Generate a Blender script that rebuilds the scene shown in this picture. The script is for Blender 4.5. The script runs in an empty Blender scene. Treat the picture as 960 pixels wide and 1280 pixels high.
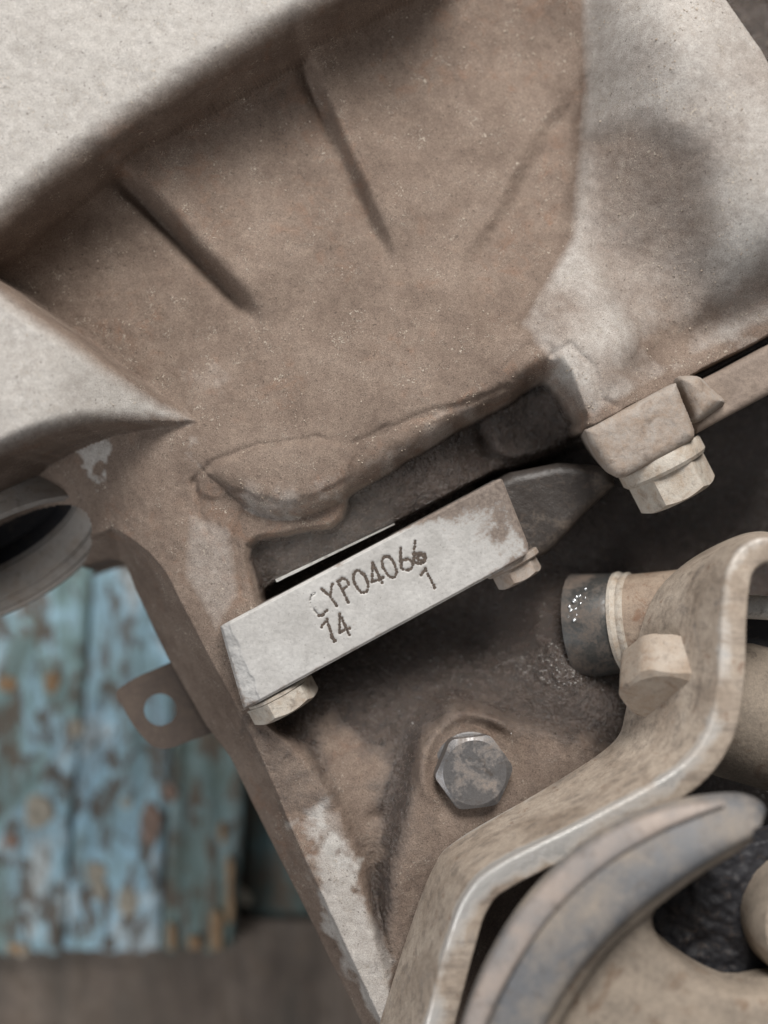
import bpy, bmesh, math
import numpy as np
from mathutils import Vector, Matrix

# ------------------------------------------------------------------ camera, world, lamps, exposure
S = 0.00025          # metres per photo pixel in the plane of the stamped bar (z = 0 mm)
D = 440.0            # camera height above that plane, mm
Z0 = 262.0           # that plane's height above the ground, mm
sc = bpy.context.scene
COL = sc.collection
cam = bpy.data.cameras.new('camera'); camo = bpy.data.objects.new('camera', cam); COL.objects.link(camo)
camo.location = (0, 0, (D + Z0) * 1e-3)
cam.sensor_fit = 'VERTICAL'; cam.sensor_height = 24.0
cam.lens = 12.0 / (160.0 / D)
cam.clip_start = 0.01; cam.clip_end = 50
cam.dof.use_dof = True; cam.dof.focus_distance = (D + 2) * 1e-3; cam.dof.aperture_fstop = 2.5
sc.camera = camo

w = bpy.data.worlds.new('World'); sc.world = w; w.use_nodes = True
w.node_tree.nodes['Background'].inputs[0].default_value = (0.97, 0.975, 1.0, 1)
w.node_tree.nodes['Background'].inputs[1].default_value = 0.12

def area(name, loc, target, size, power, col):
    l = bpy.data.lights.new(name, 'AREA'); l.shape = 'RECTANGLE'; l.size = size[0]; l.size_y = size[1]
    l.energy = power; l.color = col
    o = bpy.data.objects.new(name, l); COL.objects.link(o); o.location = loc
    o.rotation_euler = (Vector(target) - Vector(loc)).to_track_quat('-Z', 'Y').to_euler()
    return o
area('upper_key_light', (0.20, 0.92, 1.15), (0, 0, 0.26), (0.70, 0.50), 24, (1.0, 0.968, 0.93))  # main soft lamp, placed to follow the direction of the shadows
area('lower_fill_light', (-0.95, -0.55, 1.15), (-0.08, -0.10, 0.1), (0.6, 0.6), 7.0, (0.98, 0.985, 1.0))  # added fill lamp from the lower left to brighten the boards
sc.view_settings.view_transform = 'Standard'; sc.view_settings.look = 'None'
sc.view_settings.exposure = 0.2; sc.view_settings.gamma = 1.0
sc.view_settings.use_curve_mapping = False

# ------------------------------------------------------------------ helpers
def Q(px, py, z):
    f = (D - z) / D
    return 480 + (px - 480) * f, 640 + (py - 640) * f
def W(px, py, z):
    qx, qy = Q(px, py, z)
    return Vector(((qx - 480) * S, (640 - qy) * S, (z + Z0) * 1e-3))
def plen(px, z):                      # a photo length at depth z, in metres
    return px * S * (D - z) / D

rng = np.random.default_rng(7)
def vnoise(X, Y, cell, seed):
    r = np.random.default_rng(seed)
    n = 512
    g = r.random((n, n))
    x = X / cell + 1000.3; y = Y / cell + 1000.7
    xi = np.floor(x).astype(int); yi = np.floor(y).astype(int)
    fx = x - xi; fy = y - yi
    fx = fx * fx * fx * (fx * (fx * 6 - 15) + 10); fy = fy * fy * fy * (fy * (fy * 6 - 15) + 10)
    a = g[yi % n, xi % n]; b = g[yi % n, (xi + 1) % n]; c = g[(yi + 1) % n, xi % n]; d = g[(yi + 1) % n, (xi + 1) % n]
    return (a * (1 - fx) + b * fx) * (1 - fy) + (c * (1 - fx) + d * fx) * fy - 0.5
def fbm(X, Y, cell, seed, oct=4, gain=0.5):
    t = 0; a = 1.0
    for i in range(oct):
        ang = 0.6 * i
        t = t + a * vnoise(X * math.cos(ang) + Y * math.sin(ang), -X * math.sin(ang) + Y * math.cos(ang), cell / 2 ** i, seed + i * 17)
        a *= gain
    return t
def sdf(X, Y, poly):                  # signed distance, positive inside
    P = np.array(poly, float); n = len(P)
    d2 = np.full(X.shape, 1e18); inside = np.zeros(X.shape, bool)
    for i in range(n):
        ax, ay = P[i]; bx, by = P[(i + 1) % n]
        ex, ey = bx - ax, by - ay
        t = np.clip(((X - ax) * ex + (Y - ay) * ey) / (ex * ex + ey * ey + 1e-12), 0, 1)
        d2 = np.minimum(d2, (X - ax - t * ex) ** 2 + (Y - ay - t * ey) ** 2)
        c = ((ay > Y) != (by > Y))
        if abs(by - ay) > 1e-9:
            inside ^= c & (X < (bx - ax) * (Y - ay) / (by - ay) + ax)
    d = np.sqrt(d2)
    return np.where(inside, d, -d)
def pdist(X, Y, pts):                 # distance to a polyline and the parameter 0..1 along it
    P = np.array(pts, float); L = np.concatenate([[0], np.cumsum(np.hypot(*np.diff(P, axis=0).T))])
    best = np.full(X.shape, 1e18); T = np.zeros(X.shape)
    for i in range(len(P) - 1):
        ax, ay = P[i]; ex, ey = P[i + 1] - P[i]
        t = np.clip(((X - ax) * ex + (Y - ay) * ey) / (ex * ex + ey * ey), 0, 1)
        d = np.hypot(X - ax - t * ex, Y - ay - t * ey)
        m = d < best
        best = np.where(m, d, best); T = np.where(m, (L[i] + t * (L[i + 1] - L[i])) / L[-1], T)
    return best, T
def sst(a, b, x):
    t = np.clip((x - a) / (b - a), 0, 1); return t * t * (3 - 2 * t)
def rbf(ctrl, X, Y):
    c = np.array([[*Q(px, py, z), z] for px, py, z in ctrl], float)
    def phi(r2):
        return np.sqrt(r2 + 60.0 ** 2)
    n = len(c)
    A = phi((c[:, None, 0] - c[None, :, 0]) ** 2 + (c[:, None, 1] - c[None, :, 1]) ** 2)
    M = np.zeros((n + 1, n + 1)); M[:n, :n] = A; M[:n, n] = 1; M[n, :n] = 1
    s = np.linalg.solve(M + np.diag([-6.0] * n + [0]), np.append(c[:, 2], 0))
    out = np.full(X.shape, s[n])
    for i in range(n):
        out = out + s[i] * phi((X - c[i, 0]) ** 2 + (Y - c[i, 1]) ** 2)
    return out
def QP(pts, z):
    return [Q(p[0], p[1], p[2] if len(p) > 2 else z) for p in pts]
def catmull(pts, n=8, closed=False):
    P = [np.array(p, float) for p in pts]; out = []
    m = len(P)
    for i in range(m if closed else m - 1):
        if closed:
            p0, p1, p2, p3 = P[(i - 1) % m], P[i], P[(i + 1) % m], P[(i + 2) % m]
        else:
            p0, p1, p2, p3 = P[max(i - 1, 0)], P[i], P[i + 1], P[min(i + 2, m - 1)]
        for k in range(n):
            t = k / n
            out.append(0.5 * ((2 * p1) + (-p0 + p2) * t + (2 * p0 - 5 * p1 + 4 * p2 - p3) * t * t + (-p0 + 3 * p1 - 3 * p2 + p3) * t ** 3))
    if not closed:
        out.append(P[-1])
    return [tuple(o) for o in out]

def link_mesh(name, me, mat, parent=None):
    o = bpy.data.objects.new(name, me); COL.objects.link(o)
    if mat: me.materials.append(mat)
    if parent: o.parent = parent; o.matrix_parent_inverse = parent.matrix_world.inverted()
    return o
def mesh_obj(name, verts, faces, mat, parent=None, smooth=True, sharp=None):
    me = bpy.data.meshes.new(name)
    me.from_pydata([tuple(v) for v in verts], [], faces); me.validate(); me.update()
    bm = bmesh.new(); bm.from_mesh(me); bmesh.ops.recalc_face_normals(bm, faces=bm.faces)
    for f in bm.faces: f.smooth = smooth
    if sharp is not None:
        for e in bm.edges:
            if len(e.link_faces) == 2 and e.calc_face_angle(0) > math.radians(sharp): e.smooth = False
    bm.to_mesh(me); bm.free()
    return link_mesh(name, me, mat, parent)
def thing(name, label, cat, loc, group=None):
    o = bpy.data.objects.new(name, None); COL.objects.link(o); o.location = loc; o.empty_display_size = 0.01
    o['label'] = label; o['category'] = cat
    if group: o['group'] = group
    bpy.context.view_layer.update()
    return o
def tag(o, label, cat, group=None):
    o['label'] = label; o['category'] = cat
    if group: o['group'] = group
    return o

# ------------------------------------------------------------------ materials
def new_mat(name):
    m = bpy.data.materials.new(name); m.use_nodes = True
    nt = m.node_tree; b = nt.nodes['Principled BSDF']
    tc = nt.nodes.new('ShaderNodeTexCoord'); mp = nt.nodes.new('ShaderNodeMapping')
    mp.inputs['Scale'].default_value = (1000, 1000, 1000)      # millimetres
    nt.links.new(tc.outputs['Object'], mp.inputs['Vector'])
    return m, nt, b, mp.outputs[0]
def noise(nt, vec, scale, detail=4, rough=0.55, dist=0.0):
    n = nt.nodes.new('ShaderNodeTexNoise'); n.inputs['Scale'].default_value = scale
    n.inputs['Detail'].default_value = detail; n.inputs['Roughness'].default_value = rough; n.inputs['Distortion'].default_value = dist
    nt.links.new(vec, n.inputs['Vector']); return n.outputs['Fac']
def ramp(nt, fac, stops):
    r = nt.nodes.new('ShaderNodeValToRGB'); e = r.color_ramp.elements
    while len(e) < len(stops): e.new(0.5)
    for k, (p, c) in zip(e, stops):
        k.position = p; k.color = (*c, 1) if not isinstance(c, (int, float)) else (c, c, c, 1)
    nt.links.new(fac, r.inputs[0]); return r.outputs[0]
def mix(nt, fac, a, b, mode='MIX'):
    m = nt.nodes.new('ShaderNodeMix'); m.data_type = 'RGBA'; m.blend_type = mode
    for si, v in ((0, fac), (6, a), (7, b)):
        sock = m.inputs[si]
        if isinstance(v, (int, float)): sock.default_value = v if si == 0 else (v, v, v, 1)
        elif isinstance(v, tuple): sock.default_value = (*v, 1)
        else: nt.links.new(v, sock)
    return m.outputs[2]
def mth(nt, op, a, b=0.0, clamp=False):
    m = nt.nodes.new('ShaderNodeMath'); m.operation = op; m.use_clamp = clamp
    for s, v in ((m.inputs[0], a), (m.inputs[1], b)):
        if isinstance(v, (int, float)): s.default_value = v
        else: nt.links.new(v, s)
    return m.outputs[0]
def bump(nt, b, h, dist_mm, strength=1.0, prev=None):
    n = nt.nodes.new('ShaderNodeBump'); n.inputs['Distance'].default_value = dist_mm * 1e-3; n.inputs['Strength'].default_value = strength
    nt.links.new(h, n.inputs['Height'])
    if prev: nt.links.new(prev, n.inputs['Normal'])
    nt.links.new(n.outputs[0], b.inputs['Normal']); return n.outputs[0]
def attr(nt, name):
    a = nt.nodes.new('ShaderNodeAttribute'); a.attribute_name = name
    s = nt.nodes.new('ShaderNodeSeparateColor'); nt.links.new(a.outputs['Color'], s.inputs[0]); return s.outputs

def casting_material():
    m, nt, b, v = new_mat('dusty_cast_metal')
    A = attr(nt, 'dirt')           # R pale bare metal / pale dust, G oil film, B rusty brown dust; painted shade in R, G
    n1 = noise(nt, v, 0.055, 5, 0.6, 0.3); n2 = noise(nt, v, 0.35, 5, 0.65); n3 = noise(nt, v, 2.7, 3, 0.65); n4 = noise(nt, v, 0.16, 4, .6, .8)
    brown = ramp(nt, n1, [(0.28, (0.135, 0.098, 0.077)), (0.5, (0.182, 0.136, 0.108)), (0.72, (0.24, 0.186, 0.150))])
    brown = mix(nt, ramp(nt, n2, [(0.45, 0.0), (0.75, 0.4)]), brown, (0.29, 0.232, 0.185))
    red = mix(nt, ramp(nt, n4, [(0.5, 0.0), (0.75, 1.0)]), brown, (0.21, 0.125, 0.085))
    brown = mix(nt, mth(nt, 'MULTIPLY', A[2], 0.8), brown, red)
    pale = ramp(nt, n2, [(0.3, (0.385, 0.362, 0.335)), (0.55, (0.445, 0.422, 0.395)), (0.75, (0.51, 0.487, 0.458))])
    pf = mth(nt, 'ADD', A[0], mth(nt, 'MULTIPLY', mth(nt, 'SUBTRACT', n2, 0.5), 0.22))
    col = mix(nt, ramp(nt, pf, [(0.15, 0.0), (0.85, 1.0)]), brown, pale)
    # fine grain of the sand casting
    col = mix(nt, mth(nt, 'SUBTRACT', 0.85, mth(nt, 'MULTIPLY', A[0], 0.4)), col, ramp(nt, n3, [(0.34, 0.40), (0.48, 0.95), (0.58, 1.08), (0.70, 1.7)]), 'MULTIPLY')
    # pale crumbs of dried mud sticking in clusters
    vo = nt.nodes.new('ShaderNodeTexVoronoi'); vo.inputs['Scale'].default_value = 0.75; nt.links.new(v, vo.inputs['Vector'])
    sp = ramp(nt, noise(nt, v, 0.75, 3.0, 0.6, 1.8), [(0.585, 0.0), (0.63, 1.0)])
    cl = ramp(nt, noise(nt, v, 0.11, 3, 0.6), [(0.525, 0.03), (0.60, 1.0)])
    crumbs = mth(nt, 'MULTIPLY', mth(nt, 'MULTIPLY', sp, cl), mth(nt, 'SUBTRACT', 1.0, A[1], True))
    col = mix(nt, mth(nt, 'MULTIPLY', crumbs, 0.65), col, (0.56, 0.49, 0.41))
    dk = mth(nt, 'GREATER_THAN', noise(nt, v, 0.9, 2, 0.5), 0.70)
    col = mix(nt, mth(nt, 'MULTIPLY', dk, 0.6), col, (0.05, 0.037, 0.03))
    of = mth(nt, 'ADD', A[1], mth(nt, 'MULTIPLY', mth(nt, 'SUBTRACT', n4, 0.5), 0.7))
    of = ramp(nt, of, [(0.25, 0.0), (0.85, 1.0)])
    oil = ramp(nt, n2, [(0.3, (0.022, 0.0145, 0.011)), (0.7, (0.072, 0.049, 0.037))])
    col = mix(nt, mth(nt, 'MULTIPLY', of, 0.93), col, oil)
    nt.links.new(col, b.inputs['Base Color'])
    rg = mix(nt, of, ramp(nt, n2, [(0.3, 0.72), (0.7, 0.95)]), ramp(nt, n2, [(0.3, 0.12), (0.75, 0.38)]))
    nt.links.new(rg, b.inputs['Roughness'])
    nt.links.new(mix(nt, of, 0.3, 0.75), b.inputs['Specular IOR Level'])
    h = mth(nt, 'ADD', mth(nt, 'MULTIPLY', n3, 0.55), mth(nt, 'ADD', mth(nt, 'MULTIPLY', n2, 0.3), mth(nt, 'MULTIPLY', crumbs, 0.5)))
    h = mth(nt, 'ADD', h, mth(nt, 'MULTIPLY', noise(nt, v, 5.5, 2), 0.25))
    nb_ = bump(nt, b, h, 0.45, 0.85)
    ob = mth(nt, 'MULTIPLY', noise(nt, v, 0.9, 3, 0.7), of); bump(nt, b, ob, 1.3, 1.0, nb_)
    cn = nt.nodes.new('ShaderNodeBump'); cn.inputs['Distance'].default_value = 0.0022; cn.inputs['Strength'].default_value = 1.0
    nt.links.new(noise(nt, v, 1.1, 2, 0.5), cn.inputs['Height']); nt.links.new(cn.outputs[0], b.inputs['Coat Normal'])
    nt.links.new(mth(nt, 'MULTIPLY', of, 0.5), b.inputs['Coat Weight']); b.inputs['Coat Roughness'].default_value = 0.06
    return m
def metal_material(name, base, dust, dustamt, rough=0.5, metallic=0.0, grain=1.0, bumpmm=0.25, rust=None, scale=0.12):
    m, nt, b, v = new_mat(name)
    n1 = noise(nt, v, scale, 5, 0.62, 0.4); n2 = noise(nt, v, 0.9, 4, 0.6); n3 = noise(nt, v, 3.5, 2, 0.5)
    col = mix(nt, n2, tuple(c * 0.75 for c in base), tuple(min(1, c * 1.2) for c in base))
    lo, hi = 0.75 - dustamt * 0.75, 0.95 - dustamt * 0.6
    df = ramp(nt, mth(nt, 'ADD', n1, mth(nt, 'MULTIPLY', mth(nt, 'SUBTRACT', n2, 0.5), 0.35)), [(max(lo, 0.0), 0.0), (max(hi, 0.05), 1.0)])
    col = mix(nt, df, col, dust)
    if rust:
        col = mix(nt, ramp(nt, noise(nt, v, scale * 1.7, 5, 0.65, 0.6), [(0.55, 0.0), (0.7, 0.85)]), col, rust)
    col = mix(nt, 0.6 * grain, col, ramp(nt, n3, [(0.25, 0.6), (0.5, 1.0), (0.8, 1.25)]), 'MULTIPLY')
    dk = ramp(nt, noise(nt, v, 0.3, 6, 0.68, 0.5), [(0.54, 0.0), (0.72, 0.62)])
    col = mix(nt, dk, col, (0.10, 0.077, 0.062))
    nt.links.new(col, b.inputs['Base Color'])
    nt.links.new(mix(nt, df, rough, 0.9), b.inputs['Roughness'])
    if metallic: nt.links.new(mix(nt, df, metallic, 0.0), b.inputs['Metallic'])
    b.inputs['Specular IOR Level'].default_value = 0.4
    h = mth(nt, 'ADD', mth(nt, 'MULTIPLY', n2, 0.7), mth(nt, 'MULTIPLY', n3, 0.4))
    bump(nt, b, h, bumpmm, 0.8)
    return m
M_cast = casting_material()
M_boss = metal_material('dusty_flange_metal', (0.34, 0.30, 0.265), (0.27, 0.21, 0.165), 0.5, 0.7, bumpmm=0.5, scale=0.16)
M_bolt = metal_material('pale_dusty_bolt', (0.45, 0.41, 0.355), (0.33, 0.265, 0.205), 0.45, 0.5, bumpmm=0.4, scale=0.2)
M_bolt_dark = metal_material('dark_steel_bolt', (0.17, 0.165, 0.165), (0.23, 0.19, 0.16), 0.33, 0.38, 0.6, bumpmm=0.12)
M_bracket = metal_material('dusty_bracket_steel', (0.38, 0.325, 0.27), (0.30, 0.235, 0.18), 0.5, 0.55, scale=0.09, bumpmm=0.3, rust=(0.20, 0.125, 0.08))
M_rim = metal_material('grey_blue_rim_steel', (0.135, 0.138, 0.145), (0.27, 0.23, 0.19), 0.46, 0.55, 0.2, scale=0.045, bumpmm=0.15)
M_bead = metal_material('pinkish_bead', (0.34, 0.285, 0.25), (0.20, 0.195, 0.195), 0.48, 0.6, 0.1, scale=0.05, bumpmm=0.12)  # pinkish strip, paler than the rim
M_tan = metal_material('tan_dusty_plate', (0.21, 0.175, 0.14), (0.32, 0.265, 0.21), 0.5, 0.8, scale=0.06, rust=(0.15, 0.095, 0.06))
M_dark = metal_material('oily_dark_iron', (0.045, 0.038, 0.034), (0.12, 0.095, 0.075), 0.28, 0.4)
M_sleeve = metal_material('steel_sleeve', (0.06, 0.06, 0.058), (0.13, 0.10, 0.08), 0.42, 0.35, 0.3, scale=0.08, bumpmm=0.08)
M_tansleeve = metal_material('tan_sleeve', (0.24, 0.18, 0.135), (0.30, 0.235, 0.18), 0.5, 0.6, rust=(0.16, 0.085, 0.05))
M_ring = metal_material('ring_grey_metal', (0.33, 0.305, 0.28), (0.30, 0.255, 0.215), 0.4, 0.5)
M_tab = metal_material('shaded_tab_metal', (0.07, 0.052, 0.042), (0.10, 0.076, 0.06), 0.4, 0.7)  # albedo lowered so the shade on the tab is in its colour
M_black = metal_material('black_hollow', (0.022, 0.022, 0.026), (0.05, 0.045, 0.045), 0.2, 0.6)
M_band = metal_material('brown_flange_side', (0.21, 0.165, 0.135), (0.27, 0.215, 0.175), 0.5, 0.75, scale=0.05)

# ------------------------------------------------------------------ the casting: one relief surface, cut into its parts
STEP = 2.0
gx = np.arange(-130, 1090 + STEP, STEP); gy = np.arange(-110, 1390 + STEP, STEP)
X, Y = np.meshgrid(gx, gy)
SIL = QP([(-170, 790), (-60, 760), (0, 740), (75, 712), (122, 700), (142, 706), (154, 740), (201, 833), (252, 916), (284, 952), (318, 1017), (385, 1140), (450, 1265), (510, 1400)], -26)
SIL = SIL + [(1200, 1500), (1200, -250), (-300, -250), (-300, 790)]
# lower, oily wall
zl = rbf([(420, 800, -46), (560, 790, -48), (700, 800, -38), (735, 830, -36), (650, 880, -38), (450, 900, -38), (430, 960, -29), (440, 1040, -27), (480, 1120, -30),
          (480, 1230, -32), (600, 1000, -32), (760, 930, -36), (850, 700, -70), (930, 590, -72), (940, 480, -70), (960, 1000, -62), (720, 1150, -60), (900, 1250, -64), (700, 640, -50), (620, 760, -52), (350, 900, -40)], X, Y)
zl = zl + 13 * sst(900, 780, X) * sst(770, 900, Y)
mcx, mcy = Q(690, 790, -38); zl = zl + 18 * np.exp(-((X - mcx) / 46) ** 2 - ((Y - mcy) / 62) ** 2)
LUG = QP(catmull([(498, 985), (512, 925), (532, 893), (560, 879), (600, 886), (680, 908), (760, 930), (860, 965), (900, 1120), (800, 1330), (600, 1340), (478, 1300), (468, 1190), (478, 1080)], 5, True), -14)
dl = sdf(X, Y, LUG) + 2 * fbm(X, Y, 60, 3, 2)
zl = zl + 8.5 * sst(-13, 12, dl)
cxl, cyl = Q(592, 958, -12)
rl = np.hypot(X - cxl, Y - cyl); al = np.arctan2(Y - cyl, X - cxl)
zl = zl + 3.2 * np.exp(-((rl - 66) / 11) ** 2) * sst(-0.3, 0.5, np.cos(al + 2.25)) - 1.2 * np.exp(-(rl / 52) ** 4)
gd, gt = pdist(X, Y, QP([(545, 895), (515, 930), (500, 1000), (480, 1090), (472, 1200)], -16))
zl = zl - 4.0 * np.exp(-(gd / 13) ** 2)
hd = np.hypot((X - Q(470, 1010, -30)[0]) / 1.3, Y - Q(470, 1010, -30)[1]); zl = zl - 2.0 * np.exp(-(hd / 11) ** 2)
# ribbed upper wall with the pillar
zu = rbf([(-80, 330, -20), (20, 300, -21), (100, 250, -19), (250, 150, -20), (400, 50, -22), (560, 20, -28), (690, 20, -30), (640, -60, -32),
          (60, 380, -24), (160, 380, -20), (200, 300, -22), (330, 260, -21), (420, 280, -19), (560, 200, -21), (470, 160, -25), (640, 150, -26),
          (250, 470, -12), (330, 470, -9), (450, 430, -7), (550, 380, -9), (600, 440, -2), (520, 480, 0), (600, 300, -17),
          (380, 560, 0), (300, 570, -2), (470, 560, 1), (600, 500, 1), (660, 450, 0),
          (720, 60, -30), (722, 160, -26), (700, 260, -20), (668, 345, -10),
          (790, 30, 2), (850, 20, 12), (800, 120, 4), (770, 200, -4), (745, 300, -9), (740, 380, -4), (700, 400, 0), (790, 330, -10), (830, 260, -2), (860, 330, -5),
          (900, 100, 16), (950, 200, 18), (900, 220, 14), (950, 310, 12), (905, 320, 8), (880, 400, -7), (950, 375, -6), (830, 430, -6), (760, 440, 4), (720, 440, 5), (760, 490, 5), (960, 20, 0), (1030, 100, 4), (1040, 300, 8), (-90, 480, -34)], X, Y)
# valley edge between the wall's facet and the pillar
vd, vt = pdist(X, Y, QP([(738, -20), (738, 100), (722, 220), (700, 300), (655, 385)], -18))
zu = zu - 5.0 * np.exp(-(vd / 20) ** 2) * (1 - 0.7 * vt)
FAC = QP([(585, 330), (640, 235), (705, 120), (735, 90), (725, 230), (690, 310), (640, 415), (600, 425)], -18)
zu = zu - 3.0 * sst(-14, 14, sdf(X, Y, FAC) + 8 * fbm(X, Y, 40, 611))
# dished facet on the pillar
DF = QP([(745, 150), (800, 150), (862, 205), (890, 340), (850, 420), (800, 440), (740, 300)], 0)
zu = zu - 3.6 * sst(-18, 22, sdf(X, Y, DF))
# dark ledge above the joint
ld, lt = pdist(X, Y, QP([(800, 462), (870, 415), (980, 355)], -2)); zu = zu - 4.5 * np.exp(-(ld / 24) ** 2)
# ribs
R1 = QP([(140, 188), (190, 232), (250, 300), (310, 362), (352, 408)], -20)
R2 = QP([(385, 45), (408, 110), (440, 190), (475, 265), (512, 338)], -20)
rd1, rt1 = pdist(X, Y, R1); rd2, rt2 = pdist(X, Y, R2)
def side(pts):                         # >0 on the left/lower side of the rib
    (ax, ay), (bx, by) = pts[0], pts[-1]; L = math.hypot(bx - ax, by - ay)
    return -((bx - ax) * (Y - ay) - (by - ay) * (X - ax)) / L * -1
for rd, rt, pts, hh, ww in ((rd1, rt1, R1, 10.0, 17), (rd2, rt2, R2, 11.0, 17)):
    s = side(pts); fade = (1 - sst(0.74, 1.0, rt)) * np.where(rt > 0.999, 0, 1) 
    zu = zu + 0.72 * hh * (1 - 0.45 * rt) * fade * np.where(s > 0, np.exp(-(rd / ww) ** 2.6), np.exp(-(rd / (ww * 3.2)) ** 1.6))
    g = np.exp(-((s - 20) / 10) ** 2) * np.exp(-(np.maximum(rd - 40, 0) / 12) ** 2) * fade * sst(0.0, 0.1, rt)
    zu = zu - 4.6 * g
# step: panel between the ribs stands a little above the one to the left
pan = sst(-14, 10, np.where(True, -side(R1), 0)) * (1 - sst(0.75, 1.05, rt1)); zu = zu + 2.2 * pan * (1 - sst(60, 200, rd1))
zu = zu + 0.9 * fbm(X, Y, 70, 21) + 0.28 * fbm(X, Y, 18, 33, 3)
# the mid ledge and long mating flange on the left
zm = rbf([(-60, 560, -42), (60, 600, -38), (110, 570, -24), (170, 560, -12), (230, 620, -9), (200, 680, -9), (270, 700, -8), (380, 655, -7), (420, 640, -8), (300, 650, -7), (260, 770, -8), (290, 850, -10), (330, 930, -13), (370, 990, -13), (420, 1100, -9), (455, 1200, -7), (490, 1290, -6), (400, 1060, -9), (250, 560, -6), (200, 520, -10), (60, 680, -46), (-60, 740, -48)], X, Y)
zm = zm + 0.8 * fbm(X, Y, 50, 51) + 0.25 * fbm(X, Y, 14, 57, 3)
LIP = QP(catmull([(1100, 350), (965, 420), (850, 479), (738, 535), (728, 520), (710, 492), (694, 472), (676, 474), (640, 496), (560, 540), (480, 590), (425, 622), (385, 638), (345, 642), (308, 630), (280, 606), (255, 585), (236, 560), (210, 530), (120, 490), (-60, 520)], 5), 2)
LIP = LIP + [(-400, 400), (-400, -400), (1400, -400), (1400, 300)]
dlip = sdf(X, Y, LIP) + 3.5 * fbm(X, Y, 45, 61)
MID = QP([(-200, 430), (200, 470), (300, 540), (440, 570), (434, 622), (428, 648), (412, 660), (360, 668), (322, 676), (311, 684), (310, 700), (322, 740), (330, 775), (310, 800), (318, 880), (340, 905), (385, 950), (430, 1020), (452, 1085), (470, 1160), (492, 1240), (520, 1380), (300, 1450), (-300, 1200)], -9)
dmid = sdf(X, Y, MID) + 3 * fbm(X, Y, 30, 71)
# recess under the lip, its floor and the cavity to the right
zr = rbf([(330, 700, -15), (400, 690, -16), (500, 630, -17), (580, 590, -20), (630, 560, -34), (690, 540, -38), (660, 500, -32), (710, 520, -30), (560, 570, -19), (340, 740, -22), (500, 670, -25)], X, Y) + 0.8 * fbm(X, Y, 30, 81)
REC = QP([(270, 660), (420, 590), (560, 500), (640, 450), (700, 430), (755, 510), (750, 545), (690, 572), (620, 590), (498, 654), (345, 730), (290, 770)], -20)
drec = sdf(X, Y, REC)
# little rounded boss inside the cavity
bd = sdf(X, Y, QP(catmull([(610, 520), (640, 490), (690, 480), (722, 520), (715, 555), (660, 580), (620, 575)], 4, True), -24)); zr = zr + 7 * sst(-10, 14, bd)
bd2, _ = pdist(X, Y, QP([(606, 548), (612, 566), (640, 578), (690, 570), (735, 545)], -22)); zr = zr - 2.0 * np.exp(-(bd2 / 6) ** 2)
z = zl
z = np.where(drec > -14, z + (zr - z) * sst(-10, 4, drec), z)
z = z + (zm - z) * sst(-9, 7, dmid)
# rounded lip
prof = np.sqrt(np.clip(1 - (1 - np.clip((dlip + 4) / (34 - 27 * sst(690, 745, X)), 0, 1)) ** 2, 0, 1))
left = sst(200, 290, X)                     # the lip fades into the flange on the left
zlip = z + (zu - z) * prof
soft = z + (zu - z) * sst(-40, 40, dlip)
z = np.where(dlip > -45, soft * (1 - left) + np.where(dlip > -4, zlip, z) * left, z)
# flange rim (upper left) and the wedge lug (left)
FA = QP([(-300, 490), (-60, 340), (0, 290), (60, 241), (165, 162), (268, 96), (352, 46), (430, 0), (580, -90), (560, -600), (-400, -600)], 19)
dA = sdf(X, Y, FA) + 2 * fbm(X, Y, 60, 91)
z = np.where(dA < 0, z + 10 * np.exp(np.minimum(dA, 0) / 16), z + 10)
pA = np.sqrt(np.clip(1 - (1 - np.clip(dA / 40, 0, 1)) ** 2, 0, 1))
zA = 19 + 1.2 * fbm(X, Y, 120, 95) + 0.3 * fbm(X, Y, 20, 97)
z = np.where(dA > 0, z + (zA - z) * (0.3 * sst(0, 10, dA) + 0.7 * pA), z)
FB = QP([(-300, 215), (-40, 322), (0, 350), (40, 380), (75, 404), (110, 432), (160, 468), (205, 500), (228, 517), (205, 523), (150, 528), (95, 536), (50, 552), (0, 574), (-80, 620), (-300, 700)], 26)
dB = sdf(X, Y, FB) + 2 * fbm(X, Y, 40, 101)
tipB = sst(240, 60, X)
zB = -6 + 32 * tipB + 1.0 * fbm(X, Y, 80, 105)
pB = np.sqrt(np.clip(1 - (1 - np.clip(dB / 26, 0, 1)) ** 2, 0, 1))
z = np.where(dB > 0, z + np.maximum(zB - z, 0) * (0.5 * sst(0, 6, dB) + 0.5 * pB), z)
# open corner beyond the pillar's upper right drops away
z = z - 60 * sst(-10, 10, sdf(X, Y, QP([(900, -30), (928, 20), (955, 62), (985, 130), (1200, 200), (1200, -300), (860, -300)], 4)))
# dried-mud crust lines
for pts, amp in (([(236, 602), (262, 577), (322, 556), (400, 547), (436, 556), (520, 522), (580, 505), (638, 482)], 1.0), ([(640, 470), (636, 455), (655, 434), (685, 432), (690, 442)], 0.6),
                 ([(690, 442), (712, 432), (740, 458), (750, 500), (768, 508)], 0.9), ([(238, 602), (244, 640), (256, 670)], 0.9), ([(300, 640), (288, 680), (296, 740)], 0.8)):
    d, t = pdist(X, Y, QP(pts, 2)); d = d + 5 * fbm(X, Y, 22, 111)
    z = z - amp * np.exp(-(d / 4.5) ** 2)
CR = QP(catmull([(240, 604), (268, 580), (325, 558), (400, 549), (440, 558), (430, 600), (360, 630), (300, 612), (262, 625)], 4, True), 2)
z = z + 1.0 * sst(-4, 5, sdf(X, Y, CR) + 7 * fbm(X, Y, 18, 121))
z = z + 0.09 * fbm(X, Y, 7, 131, 2)
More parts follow.
